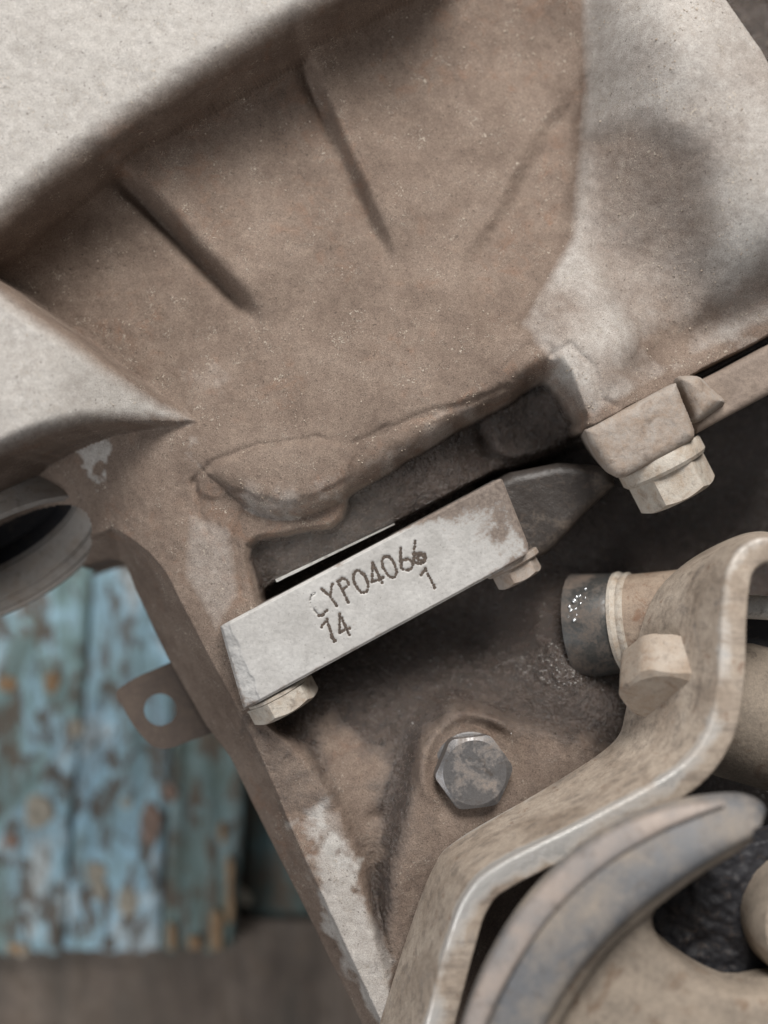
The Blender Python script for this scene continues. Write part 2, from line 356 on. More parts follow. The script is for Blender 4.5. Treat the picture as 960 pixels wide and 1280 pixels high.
# flange side: bevel towards the silhouette, then the drop
ds = sdf(X, Y, SIL)
BEV = QP([(140, 560), (160, 650), (207, 723), (253, 813), (293, 887), (322, 950), (352, 1020), (402, 1125), (468, 1262), (530, 1390), (300, 1500), (-300, 1400), (-300, 800), (0, 720), (100, 650)], -10)
dbv = sdf(X, Y, BEV) * sst(590, 720, Y) + (-50) * (1 - sst(590, 720, Y))
z = np.where(dbv > -6, z - 0.36 * np.clip(dbv + 4, 0, 75) - 1.2 * sst(-4, 3, dbv), z)
z = z - 45 * sst(0, -12, ds)
zq = z
def zat(px, py):
    qx, qy = px, py
    for _ in range(6):
        i = int(np.clip((qy - gy[0]) / STEP, 0, len(gy) - 2)); j = int(np.clip((qx - gx[0]) / STEP, 0, len(gx) - 2))
        zz = float(zq[i, j]); qx, qy = Q(px, py, zz)
    return zz
# dirt masks (paler, oily or rusty metal), some shade painted into pale and oil
pale = np.zeros_like(X); oil_shade = np.zeros_like(X); rustm = np.zeros_like(X)
big = fbm(X, Y, 90, 201, 5, 0.6); mid_ = fbm(X, Y, 30, 211, 4, 0.6)
pale += 0.85 * sst(2, 40, dA) + 0.8 * sst(0, 26, dB)
PIL = QP([(742, -100), (745, 80), (722, 280), (655, 400), (680, 440), (740, 520), (960, 400), (1200, 300), (1200, -100)], 4)
dP = sdf(X, Y, PIL)
pale += (0.66 + 0.22 * big) * sst(-6, 14, dP) * (1 - 0.5 * sst(-25, 25, sdf(X, Y, DF))) * (1 - 0.8 * np.exp(-(ld / 34) ** 2))  # pale tone cut back to paint shade on the dished facet and ledge
pale *= 1 - 0.38 * sst(310, 380, Y) * sst(800, 740, X) * sst(-6, 14, dP)
GF = QP([(400, 1010), (440, 1060), (452, 1110), (490, 1240), (520, 1400), (470, 1300), (400, 1130), (370, 1040)], -9)
pale += 0.7 * sst(-12, 12, sdf(X, Y, GF) + 30 * mid_)
pale += 0.35 * sst(-10, 12, sdf(X, Y, QP([(235, 640), (290, 660), (300, 745), (270, 790), (230, 720)], -9)))
pale += 0.75 * sst(-8, 10, sdf(X, Y, QP([(80, 538), (125, 535), (135, 575), (100, 600), (82, 570)], -14)) + 40 * mid_) * (dB < -2)
pale += 0.35 * sst(-10, 10, sdf(X, Y, QP([(392, 1000), (430, 1010), (450, 1070), (420, 1080), (385, 1030)], -14)) + 14 * mid_)
pale += 0.20 * sst(170, 20, np.abs(dlip - 30)) * (X > 200) * (0.6 + 1.6 * big) * (dlip > -10)
pale += 0.22 * sst(0, 0.35, mid_) * sst(40, -30, np.abs(dlip) - 20)
low = sst(8, -10, dmid) * sst(6, -12, dlip)
oil_shade += low * 0.95
oil_shade *= 1 - 0.72 * sst(-16, 30, dl + 14 * mid_)                                   # the lug carries dry brown dust
oil_shade *= 1 - 0.75 * sst(-20, 34, sdf(X, Y, QP([(395, 900), (440, 905), (490, 930), (490, 1000), (465, 1100), (440, 1060), (400, 980)], -30)) + 26 * mid_)
oil_shade *= 1 - 0.30 * sst(0, 20, drec) * sst(640, 560, X)  # right-hand cavity stays fully dark, its shade painted through the oil mask
oil_shade += 0.55 * sst(0, 14, drec) * sst(3, -6, dmid) * sst(0, -8, dlip)
oil_shade *= 1 - sst(-8, 2, dB)
oil_shade += 0.45 * sst(-10, 20, sdf(X, Y, QP([(290, 880), (350, 900), (400, 960), (430, 1010), (410, 1030), (350, 1010), (300, 950)], -12)) + 26 * mid_)
oil_shade += 0.35 * np.exp(-(gd / 15) ** 2)  # darker along the groove beside the lug
oil_shade += 1.0 * sst(-6, 10, sdf(X, Y, QP([(900, -30), (928, 20), (955, 62), (985, 130), (1200, 200), (1200, -300), (860, -300)], 4)))  # corner outside the pillar darkened to paint the shade there
oil_shade += 0.3 * sst(20, -10, np.hypot(X - 150, (Y - 640)) - 60) * 0
rustm += sst(-0.05, 0.3, big) * 0.9 + sst(-10, 25, sdf(X, Y, FAC)) * 0.6
rustm += 0.8 * sst(-4, 10, drec)

# face labels -> parts
H, Wd = X.shape
lab = np.zeros((H, Wd), int)                       # 0 wall
lab[(low > 0.5)] = 1                               # lower wall
lab[(low > 0.5) & (dl > -4)] = 2                   # bolt lug
lab[(drec > 0) & (dlip < -4) & (dmid < 2)] = 3     # recess
lab[(dmid > 2) & (dlip < -4)] = 4                  # mating flange
lab[(dP > 0) & (dlip > -4)] = 5                    # pillar
lab[(dlip > -4) & (rd1 < 16) & (rt1 < .98)] = 6
lab[(dlip > -4) & (rd2 < 16) & (rt2 < .98)] = 7
lab[dA > 0] = 8
lab[dB > 0] = 9
_px, _py = Q(12, 704, -40); _u = (X - _px) * 0.88 - (Y - _py) * 0.47; _v = (X - _px) * 0.47 + (Y - _py) * 0.88
fz = (ds > -16) & ((_u / 132) ** 2 + (_v / 54) ** 2 > 1)
VX = (X - 480) * S; VY = (640 - Y) * S; VZ = (z + Z0) * 1e-3
dzdy, dzdx = np.gradient(VZ, S * STEP); NX = -dzdx; NY = dzdy; NZ = np.ones_like(NX)
nl = np.sqrt(NX ** 2 + NY ** 2 + 1); N = np.stack([NX / nl, NY / nl, NZ / nl], -1).reshape(-1, 3)
Vall = np.stack([VX, VY, VZ], -1).reshape(-1, 3)
idx = np.arange(H * Wd).reshape(H, Wd)
quads = np.stack([idx[:-1, :-1], idx[1:, :-1], idx[1:, 1:], idx[:-1, 1:]], -1)
qkeep = fz[:-1, :-1] & fz[1:, 1:]
qlab = lab[:-1, :-1]
dirt = np.clip(np.stack([pale, oil_shade, rustm, np.ones_like(pale)], -1), 0, 1).reshape(-1, 4).astype(np.float32)
housing = thing('engine_casting', 'large dusty brown cast metal engine housing with ribbed wall and long diagonal flange', 'engine casting', W(480, 640, -40))
def grid_part(name, fsel):
    q = quads[fsel]
    used = np.unique(q); remap = np.full(H * Wd, -1); remap[used] = np.arange(len(used))
    q = remap[q]; v = Vall[used]
    me = bpy.data.meshes.new(name)
    me.vertices.add(len(v)); me.vertices.foreach_set('co', v.ravel().astype(np.float32))
    me.loops.add(q.size); me.loops.foreach_set('vertex_index', q.ravel().astype(np.int32))
    me.polygons.add(len(q)); me.polygons.foreach_set('loop_start', np.arange(0, q.size, 4, dtype=np.int32))
    me.update(calc_edges=True); me.validate()
    me.polygons.foreach_set('use_smooth', np.ones(len(q), bool))
    a = me.color_attributes.new('dirt', 'FLOAT_COLOR', 'POINT'); a.data.foreach_set('color', dirt[used].ravel())
    me.normals_split_custom_set_from_vertices(N[used].astype(float).tolist())
    return link_mesh(name, me, M_cast, housing)
for k, nm in enumerate(['ribbed_wall', 'lower_wall', 'bolt_lug', 'recess', 'mating_flange', 'pillar', 'rib', 'rib', 'flange_rim', 'wedge_lug']):
    sel = qkeep & (qlab == k)
    if sel.any(): grid_part(nm, sel)

# ------------------------------------------------------------------ generic solids
def prism(name, outline, ztop, zbot, r, mat, parent=None, slope=0.0, jitter=0.0, tilt=None, n=4, zfun=None):
    """outline in photo pixels (clockwise or not), rounded upper edge of r pixels; z in mm"""
    P = np.array(outline, float)
    L = np.concatenate([P, P[:1]]); seg = np.hypot(*np.diff(L, axis=0).T); tot = seg.sum()
    pts = []
    for i in range(len(P)):
        m = max(1, int(seg[i] / 5))
        for k in range(m): pts.append(L[i] + (L[i + 1] - L[i]) * k / m)
    P = np.array(pts)
    area_ = 0.5 * np.sum(P[:, 0] * np.roll(P[:, 1], -1) - P[:, 1] * np.roll(P[:, 0], -1))
    t = np.roll(P, -1, 0) - np.roll(P, 1, 0); t /= np.linalg.norm(t, axis=1)[:, None] + 1e-9
    nin = np.stack([-t[:, 1], t[:, 0]], 1) * (1 if area_ > 0 else -1)
    for _ in range(2): nin = (nin + np.roll(nin, 1, 0) + np.roll(nin, -1, 0)) / 3
    if jitter: P = P + nin * (fbm(P[:, 0], P[:, 1], 25, 5, 3) * jitter)[:, None]
    verts = []; faces = []; m = len(P)
    zf = zfun or (lambda x, y: 0.0)
    rings = [(-slope, zbot)] + [(r * (1 - math.cos(a)), ztop - r * 0.25 * (1 - math.sin(a))) for a in np.linspace(0, math.pi / 2, n + 1)]
    for off, zz in rings:
        for p, nn in zip(P, nin):
            c = p + nn * off; verts.append(W(c[0], c[1], zz + zf(c[0], c[1]) * (0 if zz == zbot else 1)))
    for k in range(len(rings) - 1):
        for i in range(m):
            j = (i + 1) % m; faces.append((k * m + i, k * m + j, (k + 1) * m + j, (k + 1) * m + i))
    faces.append(tuple((len(rings) - 1) * m + i for i in range(m)))
    faces.append(tuple(reversed(range(m))))
    return mesh_obj(name, verts, faces, mat, parent, True, 50)
def relief(name, outline, ztop, zbot, r, mat, parent=None, amp=0.35, step=1.6, seed=900, vr=0.25, zfun=None, taper=1.0):
    """a rounded, slightly lumpy solid over an outline (photo px at depth ztop)"""
    P = np.array(QP(outline, ztop), float)
    x0, y0 = P.min(0) - 3 * step; x1, y1 = P.max(0) + 3 * step
    xs = np.arange(x0, x1, step); ys = np.arange(y0, y1, step); GX, GY = np.meshgrid(xs, ys)
    n = len(P); best = np.full(GX.shape, 1e18); NXx = GX.copy(); NYy = GY.copy()
    for i in range(n):
        a = P[i]; e = P[(i + 1) % n] - a; t = np.clip(((GX - a[0]) * e[0] + (GY - a[1]) * e[1]) / (e @ e + 1e-12), 0, 1)
        qx = a[0] + t * e[0]; qy = a[1] + t * e[1]; d_ = np.hypot(GX - qx, GY - qy); m = d_ < best
        best = np.where(m, d_, best); NXx = np.where(m, qx, NXx); NYy = np.where(m, qy, NYy)
    sd = sdf(GX, GY, P); snap = sd < 0.35 * step
    ok = sd > -1.5 * step
    GX = np.where(snap, NXx, GX); GY = np.where(snap, NYy, GY); s_ = np.maximum(sd, 0)
    zz = ztop - r * vr * (1 - np.sqrt(np.clip(1 - (1 - np.clip(s_ / r, 0, 1)) ** 2, 0, 1))) + amp * fbm(GX, GY, 26, seed) + amp * 0.35 * fbm(GX, GY, 8, seed + 3, 2)
    if zfun: zz = zz + zfun(GX, GY)
    h, w_ = GX.shape; core = sd > 0
    keep = ok[:-1, :-1] & ok[1:, :-1] & ok[1:, 1:] & ok[:-1, 1:] & (core[:-1, :-1] | core[1:, :-1] | core[1:, 1:] | core[:-1, 1:])
    ii, jj = np.nonzero(keep); ids = {}; vv = []; ff = []
    def vid(i, j):
        k = (i, j)
        if k not in ids:
            ids[k] = len(vv); vv.append(((GX[i, j] - 480) * S, (640 - GY[i, j]) * S, (zz[i, j] + Z0) * 1e-3))
        return ids[k]
    for i, j in zip(ii, jj): ff.append((vid(i, j), vid(i + 1, j), vid(i + 1, j + 1), vid(i, j + 1)))
    me = bpy.data.meshes.new(name); me.from_pydata(vv, [], ff); me.update()
    bm = bmesh.new(); bm.from_mesh(me); bmesh.ops.remove_doubles(bm, verts=bm.verts, dist=2e-5)
    bmesh.ops.dissolve_degenerate(bm, dist=1e-5, edges=bm.edges)
    be = [e for e in bm.edges if e.is_boundary]
    ex = bmesh.ops.extrude_edge_only(bm, edges=be); nv_ = [g_ for g_ in ex['geom'] if isinstance(g_, bmesh.types.BMVert)]
    cxy = Vector((sum(v_.co.x for v_ in nv_) / len(nv_), sum(v_.co.y for v_ in nv_) / len(nv_), 0))
    for v_ in nv_:
        v_.co.x = cxy.x + (v_.co.x - cxy.x) * taper; v_.co.y = cxy.y + (v_.co.y - cxy.y) * taper; v_.co.z = (zbot + Z0) * 1e-3
    bmesh.ops.recalc_face_normals(bm, faces=bm.faces)
    for f in bm.faces: f.smooth = True
    for e in bm.edges:
        if len(e.link_faces) == 2 and e.calc_face_angle(0) > math.radians(55): e.smooth = False
    bm.to_mesh(me); bm.free()
    if sum(p.normal.z * p.area for p in me.polygons) < 0: me.flip_normals()
    return link_mesh(name, me, mat, parent)
def frame(axis, up=(0.13, 0.29, 0.95)):
    a = Vector(axis).normalized(); u = Vector(up); x = u.cross(a).normalized(); y = a.cross(x)
    return Matrix((x, y, a)).transposed()
def lathe(name, origin, axis, profile, mat, parent=None, n=56, rfun=None, sharp=35, cap=True):
    """profile: list of (radius m, height m) along the axis"""
    R = frame(axis); verts = []; faces = []
    for r, h in profile:
        for k in range(n):
            a = 2 * math.pi * k / n; rr = r * (rfun(a, h) if rfun else 1)
            verts.append(Vector(origin) + R @ Vector((rr * math.cos(a), rr * math.sin(a), h)))
    for i in range(len(profile) - 1):
        for k in range(n):
            j = (k + 1) % n; faces.append((i * n + k, i * n + j, (i + 1) * n + j, (i + 1) * n + k))
    if cap:
        faces.append(tuple(range(n))); faces.append(tuple((len(profile) - 1) * n + k for k in range(n)))
    return mesh_obj(name, verts, faces, mat, parent, True, sharp)
def hexhead(name, origin, axis, apothem, height, mat, parent, phase=0.0, wear=0.0, n=72):
    R = frame(axis); verts = []; faces = []
    rad = []
    for k in range(n):
        a = 2 * math.pi * k / n; b = (a % (math.pi / 3)) - math.pi / 6; rr = apothem / math.cos(b)
        rad.append(min(rr, apothem * (1.14 - 0.04 * wear)))
    tops = []
    rin = apothem * 0.93
    rings = [[(r, 0.0) for r in rad], [(r, height - (r - rin) * 0.62) for r in rad], [(rin * 0.985, height - 0.0) for r in rad], [(rin * 0.5, height + apothem * 0.01) for r in rad]]
    for ring in rings:
        for k, (r, h) in enumerate(ring):
            a = 2 * math.pi * k / n + phase
            verts.append(Vector(origin) + R @ Vector((r * math.cos(a), r * math.sin(a), h)))
    for i in range(len(rings) - 1):
        for k in range(n):
            j = (k + 1) % n; faces.append((i * n + k, i * n + j, (i + 1) * n + j, (i + 1) * n + k))
    faces.append(tuple(range(n))); faces.append(tuple((len(rings) - 1) * n + k for k in range(n)))
    return mesh_obj(name, verts, faces, mat, parent, True, 24)
def bolt(label, p, z, axis, apo, hh, wr, wt, mat, phase=0.0, group=None, wear=0, shank=12):
    o = W(p[0], p[1], z); ax = Vector(axis).normalized()
    t = thing('hex_bolt', label, 'bolt', o, group)
    apo, hh, wr, wt = (plen(q, z) for q in (apo, hh, wr, wt))
    lathe('washer', o, ax, [(wr * 0.97, 0), (wr, wt * 0.15), (wr, wt * 0.8), (wr * 0.94, wt)], mat, t)
    hexhead('head', o + ax * wt, ax, apo, hh, mat, t, phase, wear)
    lathe('shank', o - ax * plen(shank, z), ax, [(apo * 0.6, 0), (apo * 0.6, plen(shank, z) + wt * 0.5)], mat, t, 24)
    return t

# ------------------------------------------------------------------ parts fixed to the casting
# continuation of the bar's seat behind the bar's right end
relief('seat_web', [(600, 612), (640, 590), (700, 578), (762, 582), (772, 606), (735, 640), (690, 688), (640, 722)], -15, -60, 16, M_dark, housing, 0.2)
relief('joint_flange', [(846, 490), (905, 461), (965, 429), (1100, 362), (1100, 430), (965, 492), (912, 520), (872, 542)], -1, -40, 10, M_band, housing, 0.5)
relief('bolt_boss', catmull([(734, 542), (738, 533), (790, 506), (842, 479), (849, 483), (856, 500), (866, 525), (871, 544), (858, 556), (800, 588), (780, 597), (766, 592), (748, 568)], 4, True), 6, -30, 14, M_boss, housing, 0.5, taper=0.8)
relief('small_lug', catmull([(850, 474), (862, 467), (880, 469), (893, 482), (912, 500), (900, 512), (874, 528), (866, 515)], 4, True), 5, -40, 18, M_boss, housing, 0.5, vr=0.4, taper=0.8)

# flat brown tab with a bolt hole, on the flange's side
def tab():
    z, zb = -46, -52
    out = catmull([(146, 864), (190, 838), (250, 826), (320, 900), (272, 914), (238, 926), (208, 936), (188, 930), (168, 908), (154, 884)], 5, True)
    hc = (200, 887); hr = 20
    n = len(out); an = [math.atan2(p[1] - hc[1], p[0] - hc[0]) for p in out]
    hole = [(hc[0] + hr * math.cos(a), hc[1] + hr * math.sin(a)) for a in an]
    v = [W(*p, z) for p in out] + [W(*p, z) for p in hole] + [W(*p, zb) for p in out] + [W(*p, zb) for p in hole]
    f = []
    for i in range(n):
        j = (i + 1) % n
        f += [(i, j, n + j, n + i), (2 * n + j, 2 * n + i, 3 * n + i, 3 * n + j), (i, 2 * n + i, 2 * n + j, j), (n + i, n + j, 3 * n + j, 3 * n + i)]
    mesh_obj('tab', v, f, M_tab, housing, True, 40)
tab()

# round port with a raised collar, on the left
def port():
    o = W(12, 704, -38); d = (o - camo.location).normalized()
    mj = Vector((0.88, 0.47, 0)); mj = (mj - d * mj.dot(d)).normalized(); mn = mj.cross(-d).normalized()
    if mn.y > 0: mn = -mn
    a = math.radians(42); n = (-d * math.cos(a) + mn * math.sin(a)).normalized(); yy = n.cross(mj).normalized()
    t = thing('round_port', 'oval metal port mouth with raised collar beside the diagonal flange', 'pipe', o - n * 0.02)
    R = plen(138, -33)
    def loft(name, prof, mat, asp=0.56):
        vv = []; k_ = 96
        for r_, h in prof:
            for k in range(k_):
                q = 2 * math.pi * k / k_; vv.append(o + mj * r_ * R * math.cos(q) + yy * (r_ - 1 + asp) * R * math.sin(q) + n * h)
        ff = [(i * k_ + k, i * k_ + (k + 1) % k_, (i + 1) * k_ + (k + 1) % k_, (i + 1) * k_ + k) for i in range(len(prof) - 1) for k in range(k_)]
        if name == 'bore': ff.append(tuple((len(prof) - 1) * k_ + k for k in range(k_)))
        mesh_obj(name, vv, ff, mat, t, True, 38)
    loft('collar', [(1.04, -0.03), (1.03, -0.002), (1.01, 0.0), (0.985, 0.0003), (0.97, -0.0012), (0.955, -0.0010), (0.94, -0.0006), (0.925, -0.003), (0.92, -0.012)], M_ring)
    loft('inner_sleeve', [(0.925, -0.008), (0.915, -0.004), (0.885, -0.004), (0.87, -0.007), (0.85, -0.018)], M_ring)
    loft('bore', [(0.853, -0.016), (0.845, -0.026), (0.6, -0.028)], M_black)
port()

# ------------------------------------------------------------------ stamped bar
def bar_material():
    m, nt, b, v = new_mat('machined_bar_metal')
    A = attr(nt, 'dirt')
    n1 = noise(nt, v, 0.1, 5, 0.65, 0.5); n2 = noise(nt, v, 0.8, 4, 0.65); n3 = noise(nt, v, 4.0, 3, 0.6)
    col = ramp(nt, n1, [(0.3, (0.40, 0.388, 0.37)), (0.52, (0.48, 0.468, 0.45)), (0.7, (0.55, 0.54, 0.52))])
    col = mix(nt, 0.65, col, ramp(nt, n2, [(0.25, 0.72), (0.5, 1.0), (0.75, 1.15)]), 'MULTIPLY')
    f = mth(nt, 'ADD', A[0], mth(nt, 'ADD', mth(nt, 'MULTIPLY', mth(nt, 'SUBTRACT', n1, 0.5), 1.3), mth(nt, 'MULTIPLY', mth(nt, 'SUBTRACT', n2, 0.5), 0.8)))
    fr = ramp(nt, f, [(0.42, 0.0), (0.75, 0.9)])
    stain = ramp(nt, n2, [(0.3, (0.09, 0.062, 0.048)), (0.7, (0.23, 0.18, 0.145))])
    col = mix(nt, fr, col, stain)
    col = mix(nt, ramp(nt, A[1], [(0.3, 0.0), (0.8, 0.85)]), col, (0.055, 0.045, 0.038))
    dots = mth(nt, 'GREATER_THAN', noise(nt, v, 1.5, 2, 0.5), 0.70)
    col = mix(nt, mth(nt, 'MULTIPLY', dots, 0.45), col, (0.12, 0.10, 0.085))
    nt.links.new(col, b.inputs['Base Color']); b.inputs['Metallic'].default_value = 0.12
    nt.links.new(mix(nt, fr, 0.55, 0.85), b.inputs['Roughness'])
    h = mth(nt, 'ADD', n2, mth(nt, 'MULTIPLY', n3, 0.5)); bump(nt, b, h, 0.16, 0.8)
    return m
M_bar = bar_material()
zc = {'TL': 2.5, 'TR': 1.0, 'BR': -2.5, 'BL': -1.0}
cTL, cTR, cBR, cBL = (275, 783), (627, 597), (665, 692), (305, 888)
bar = thing('stamped_bar', 'pale grey machined metal bar stamped with a dotted serial number', 'metal bar', W(470, 735, -12))
def barpt(u, v):        # 0..1 along the length and across, photo px and z
    x = (1 - v) * ((1 - u) * cTL[0] + u * cTR[0]) + v * ((1 - u) * cBL[0] + u * cBR[0])
    y = (1 - v) * ((1 - u) * cTL[1] + u * cTR[1]) + v * ((1 - u) * cBL[1] + u * cBR[1])
    zz = (1 - v) * ((1 - u) * zc['TL'] + u * zc['TR']) + v * ((1 - u) * zc['BL'] + u * zc['BR'])
    return x, y, zz
ZT = [(370 + a / 4.8, 650 + b / 4.8) for a, b in [(0, 0)]]
def zz_(a, b): return (370 + a / 4.8, 650 + b / 4.8)
def ell(cx, cy, rx, ry, ang, n=26, a0=0, a1=2 * math.pi):
    c, s = math.cos(ang), math.sin(ang); out = []
    for k in range(n + 1):
        t = a0 + (a1 - a0) * k / n; x, y = rx * math.cos(t), ry * math.sin(t)
        out.append((cx + x * c - y * s, cy + x * s + y * c))
    return out
TA = math.atan2(120, 60) - math.pi / 2            # slant of the characters
CH = [('Y', [[(155, 415), (205, 455)], [(218, 388), (205, 455), (250, 522)]], 0.85),
      ('P', [[(252, 368), (316, 496)], [(252, 368), (275, 350), (305, 358), (316, 385), (300, 408), (275, 416)]], 1.0),
      ('0', [ell(389, 371, 38, 70, TA + 0.08)], 1.2),
      ('4', [[(460, 260), (455, 372), (530, 342)], [(468, 275), (520, 380)]], 1.0),
      ('0', [ell(561, 282, 34, 70, TA + 0.06)], 1.1),
      ('6', [[(628, 170), (628, 250)], ell(665, 268, 36, 34, 0)], 1.0),
      ('6', [[(714, 128), (706, 215)], ell(742, 230, 36, 32, 0), ell(752, 228, 22, 18, 0, 14)], 1.2),
      ('1', [[(750, 330), (776, 293), (836, 415)]], 0.7),
      ('1', [[(150, 646), (186, 596), (215, 690), (234, 738)], [(212, 705), (240, 725)]], 0.9),
      ('4', [[(262, 566), (262, 686)], [(262, 672), (332, 645)], [(275, 590), (320, 690)]], 0.9),
      ('C', [[(138, 575), (162, 572), (186, 540)]], 0.75), ]
FAINT = [[(115, 440), (92, 452), (85, 490), (100, 530), (128, 560)]]
dots = []
for ci, (c, strokes, wgt) in enumerate(CH):
    for st in strokes:
        P = np.array(st, float); L = np.concatenate([[0], np.cumsum(np.hypot(*np.diff(P, axis=0).T))])
        for s in np.arange(0, L[-1] + 1e-6, 15.5):
            x = np.interp(s, L, P[:, 0]) + rng.normal(0, 1.6); y = np.interp(s, L, P[:, 1]) + rng.normal(0, 1.6)
            dots.append((ci, *zz_(x, y), (1.6 + 0.35 * wgt) * rng.uniform(0.95, 1.35)))
NU, NV = 520, 136
U, V = np.meshgrid(np.linspace(0, 1, NU), np.linspace(0, 1, NV))
# rounded right corners, irregular left end
e_ = (1 - V) * 100; cut = np.where(e_ < 15, 15 - np.sqrt(np.clip(225 - (15 - e_) ** 2, 0, None)), 0); e2_ = V * 100; cut = cut + np.where(e2_ < 4, 4 - np.sqrt(np.clip(16 - (4 - e2_) ** 2, 0, None)), 0)
U = U * (1 - cut / 392)
BX, BY, BZ = barpt(U, V)
pit = np.zeros_like(BX); 
for ci, dx, dy, dr in dots:
    pit = np.maximum(pit, np.exp(-(((BX - dx) ** 2 + (BY - dy) ** 2) / (dr * 0.95) ** 2) ** 1.5))
for fs in FAINT:
    d, _ = pdist(BX, BY, [zz_(*p) for p in fs]); pit = np.maximum(pit, 0.85 * np.exp(-(d / 1.7) ** 2) * (0.5 + (fbm(BX, BY, 4, 77) > 0)))
edge = np.minimum(np.minimum(U * 392, (1 - U) * 392), np.minimum(V * 100, (1 - V) * 100))
BZ = BZ - 0.42 * pit - 0.8 * (1 - sst(0, 3.0, edge)) + 0.06 * fbm(BX, BY, 20, 301) + 0.05 * fbm(BX, BY, 5, 305, 2)
# chipped chamfer at the left end
lch = U * 392 - 17 - 12 * (V - 0.5) + 4 * fbm(BX, BY, 16, 311)
BZ = BZ - 3.0 * sst(3, -22, lch) - 0.35 * sst(2, -2, lch)
stain = 0.80 * sst(0.62, 1.0, U + 0.14 * (0.5 - V)) * (0.6 + 0.5 * (1 - V)) + 0.30 * sst(.22, .0, V) * sst(.45, .85, U) + 0.12 * sst(.8, 1., V)
stain = np.clip(stain + 0.25 * sst(3, -14, lch) + 0.30 * (1 - sst(0, 9, edge)) + 0.25 * sst(0.1, 0.45, fbm(BX, BY, 40, 333)), 0, 1)
stain = np.clip(stain + 0.12 * pdist(BX, BY, [zz_(140, 580), zz_(300, 640)])[0].__lt__(14), 0, 1)
bv = []
cnr = []
for i in range(NV):
    for j in range(NU):
        x, y = BX[i, j], BY[i, j]
        bv.append(W(x, y, BZ[i, j]))
# body below the face: skirt
order = [(0, j) for j in range(NU)] + [(i, NU - 1) for i in range(1, NV)] + [(NV - 1, j) for j in range(NU - 2, -1, -1)] + [(i, 0) for i in range(NV - 2, 0, -1)]
bf = [(i * NU + j, (i + 1) * NU + j, (i + 1) * NU + j + 1, i * NU + j + 1) for i in range(NV - 1) for j in range(NU - 1)]
base = len(bv)
for i, j in order:
    p = bv[i * NU + j]; bv.append(Vector((p.x, p.y, p.z - 0.022)))
no = len(order)
for k in range(no):
    a = order[k]; b_ = order[(k + 1) % no]
    bf.append((a[0] * NU + a[1], b_[0] * NU + b_[1], base + (k + 1) % no, base + k))
bf.append(tuple(base + k for k in range(no)))
bo = mesh_obj('bar_body', bv, bf, M_bar, bar, True, 40)
ca = bo.data.color_attributes.new('dirt', 'FLOAT_COLOR', 'POINT')
dd = np.zeros((len(bo.data.vertices), 4), np.float32); dd[:, 3] = 1
dd[:NU * NV, 0] = stain.ravel(); dd[:NU * NV, 1] = np.clip(pit * 0.6, 0, 1).ravel(); dd[NU * NV:, 0] = 0.7
ca.data.foreach_set('color', dd.ravel())
# the grime that fills each character's punched dots: one part per character
mg, nt, b, v = new_mat('stamp_grime'); nt.links.new(ramp(nt, noise(nt, v, 2.0, 3), [(0.3, (0.035, 0.026, 0.021)), (0.7, (0.12, 0.09, 0.07))]), b.inputs['Base Color']); b.inputs['Roughness'].default_value = 0.8
def bar_z(x, y):
    d = (BX - x) ** 2 + (BY - y) ** 2; k = np.unravel_index(np.argmin(d), d.shape); return float(barpt(U[k], V[k])[2])
for ci, (c, strokes, wgt) in enumerate(CH):
    vv = []; ff = []
    for dci, x, y, r in dots:
        if dci != ci: continue
        n = 9; zc_ = bar_z(x, y) - 0.12; s = len(vv)
        for k in range(n):
            a = 2 * math.pi * k / n; rr = r * 0.95 * rng.uniform(0.75, 1.2)
            vv.append(W(x + rr * math.cos(a), y + rr * math.sin(a), zc_))
        vv.append(W(x, y, zc_ - 0.05))
        ff += [(s + k, s + (k + 1) % n, s + n) for k in range(n)]
    mesh_obj('stamped_letter' if c.isalpha() else 'stamped_digit', vv, ff, mg, bar, False)

# thin steel shim behind the bar's upper edge, coloured white to imitate a glint
M_shim = metal_material('glint_white_metal', (0.85, 0.83, 0.79), (0.7, 0.65, 0.58), 0.05, 0.3, 0.0, grain=0.4, bumpmm=0.03)
sv = []; A0, A1 = (345, 726), (493, 655)
for k in range(31):
    t = k / 30; x = A0[0] + (A1[0] - A0[0]) * t; y = A0[1] + (A1[1] - A0[1]) * t; wd = 1.9 * (1 - 0.55 * t) * (0.9 + 0.2 * rng.random())
    for dx, dy, zz in ((-.45 * wd, -.9 * wd, -4.2), (.45 * wd, .9 * wd, -5.0), (.45 * wd, .9 * wd, -22), (-.45 * wd, -.9 * wd, -22)): sv.append(W(x + dx, y + dy, zz))
sf = [(k * 4 + a, k * 4 + (a + 1) % 4, k * 4 + 4 + (a + 1) % 4, k * 4 + 4 + a) for k in range(30) for a in range(4)] + [(0, 1, 2, 3), (120, 121, 122, 123)]
tag(mesh_obj('steel_shim', sv, sf, M_shim, None, False), 'thin steel edge coloured white as a glint in the recess along the upper side of the stamped bar', 'shim')

# ------------------------------------------------------------------ bolts
dn = (0.47, -0.88, 0.0)
bolt('pale dusty hex bolt with washer under the square boss', (822, 568), -9, (0.46, -0.88, -0.04), 45, 40, 56, 22, M_bolt, phase=0.30)
bolt('pale dusty bolt half hidden below the clean end of the stamped bar', (347, 862), -13, (0.47, -0.87, -0.05), 40, 24, 42, 5, M_bolt, phase=0.05)
bolt('dark rusty bolt half hidden below the stained end of the stamped bar', (638, 700), -14, (0.47, -0.88, 0.0), 27, 20, 36, 9, M_boss, phase=0.1)
bolt('dark steel hex bolt seated in the brown lug between bar and bracket', (588, 962), -15, (0.10, 0.07, 0.99), 43, 30, 47, 4, M_bolt_dark, phase=0.25, wear=0.6)

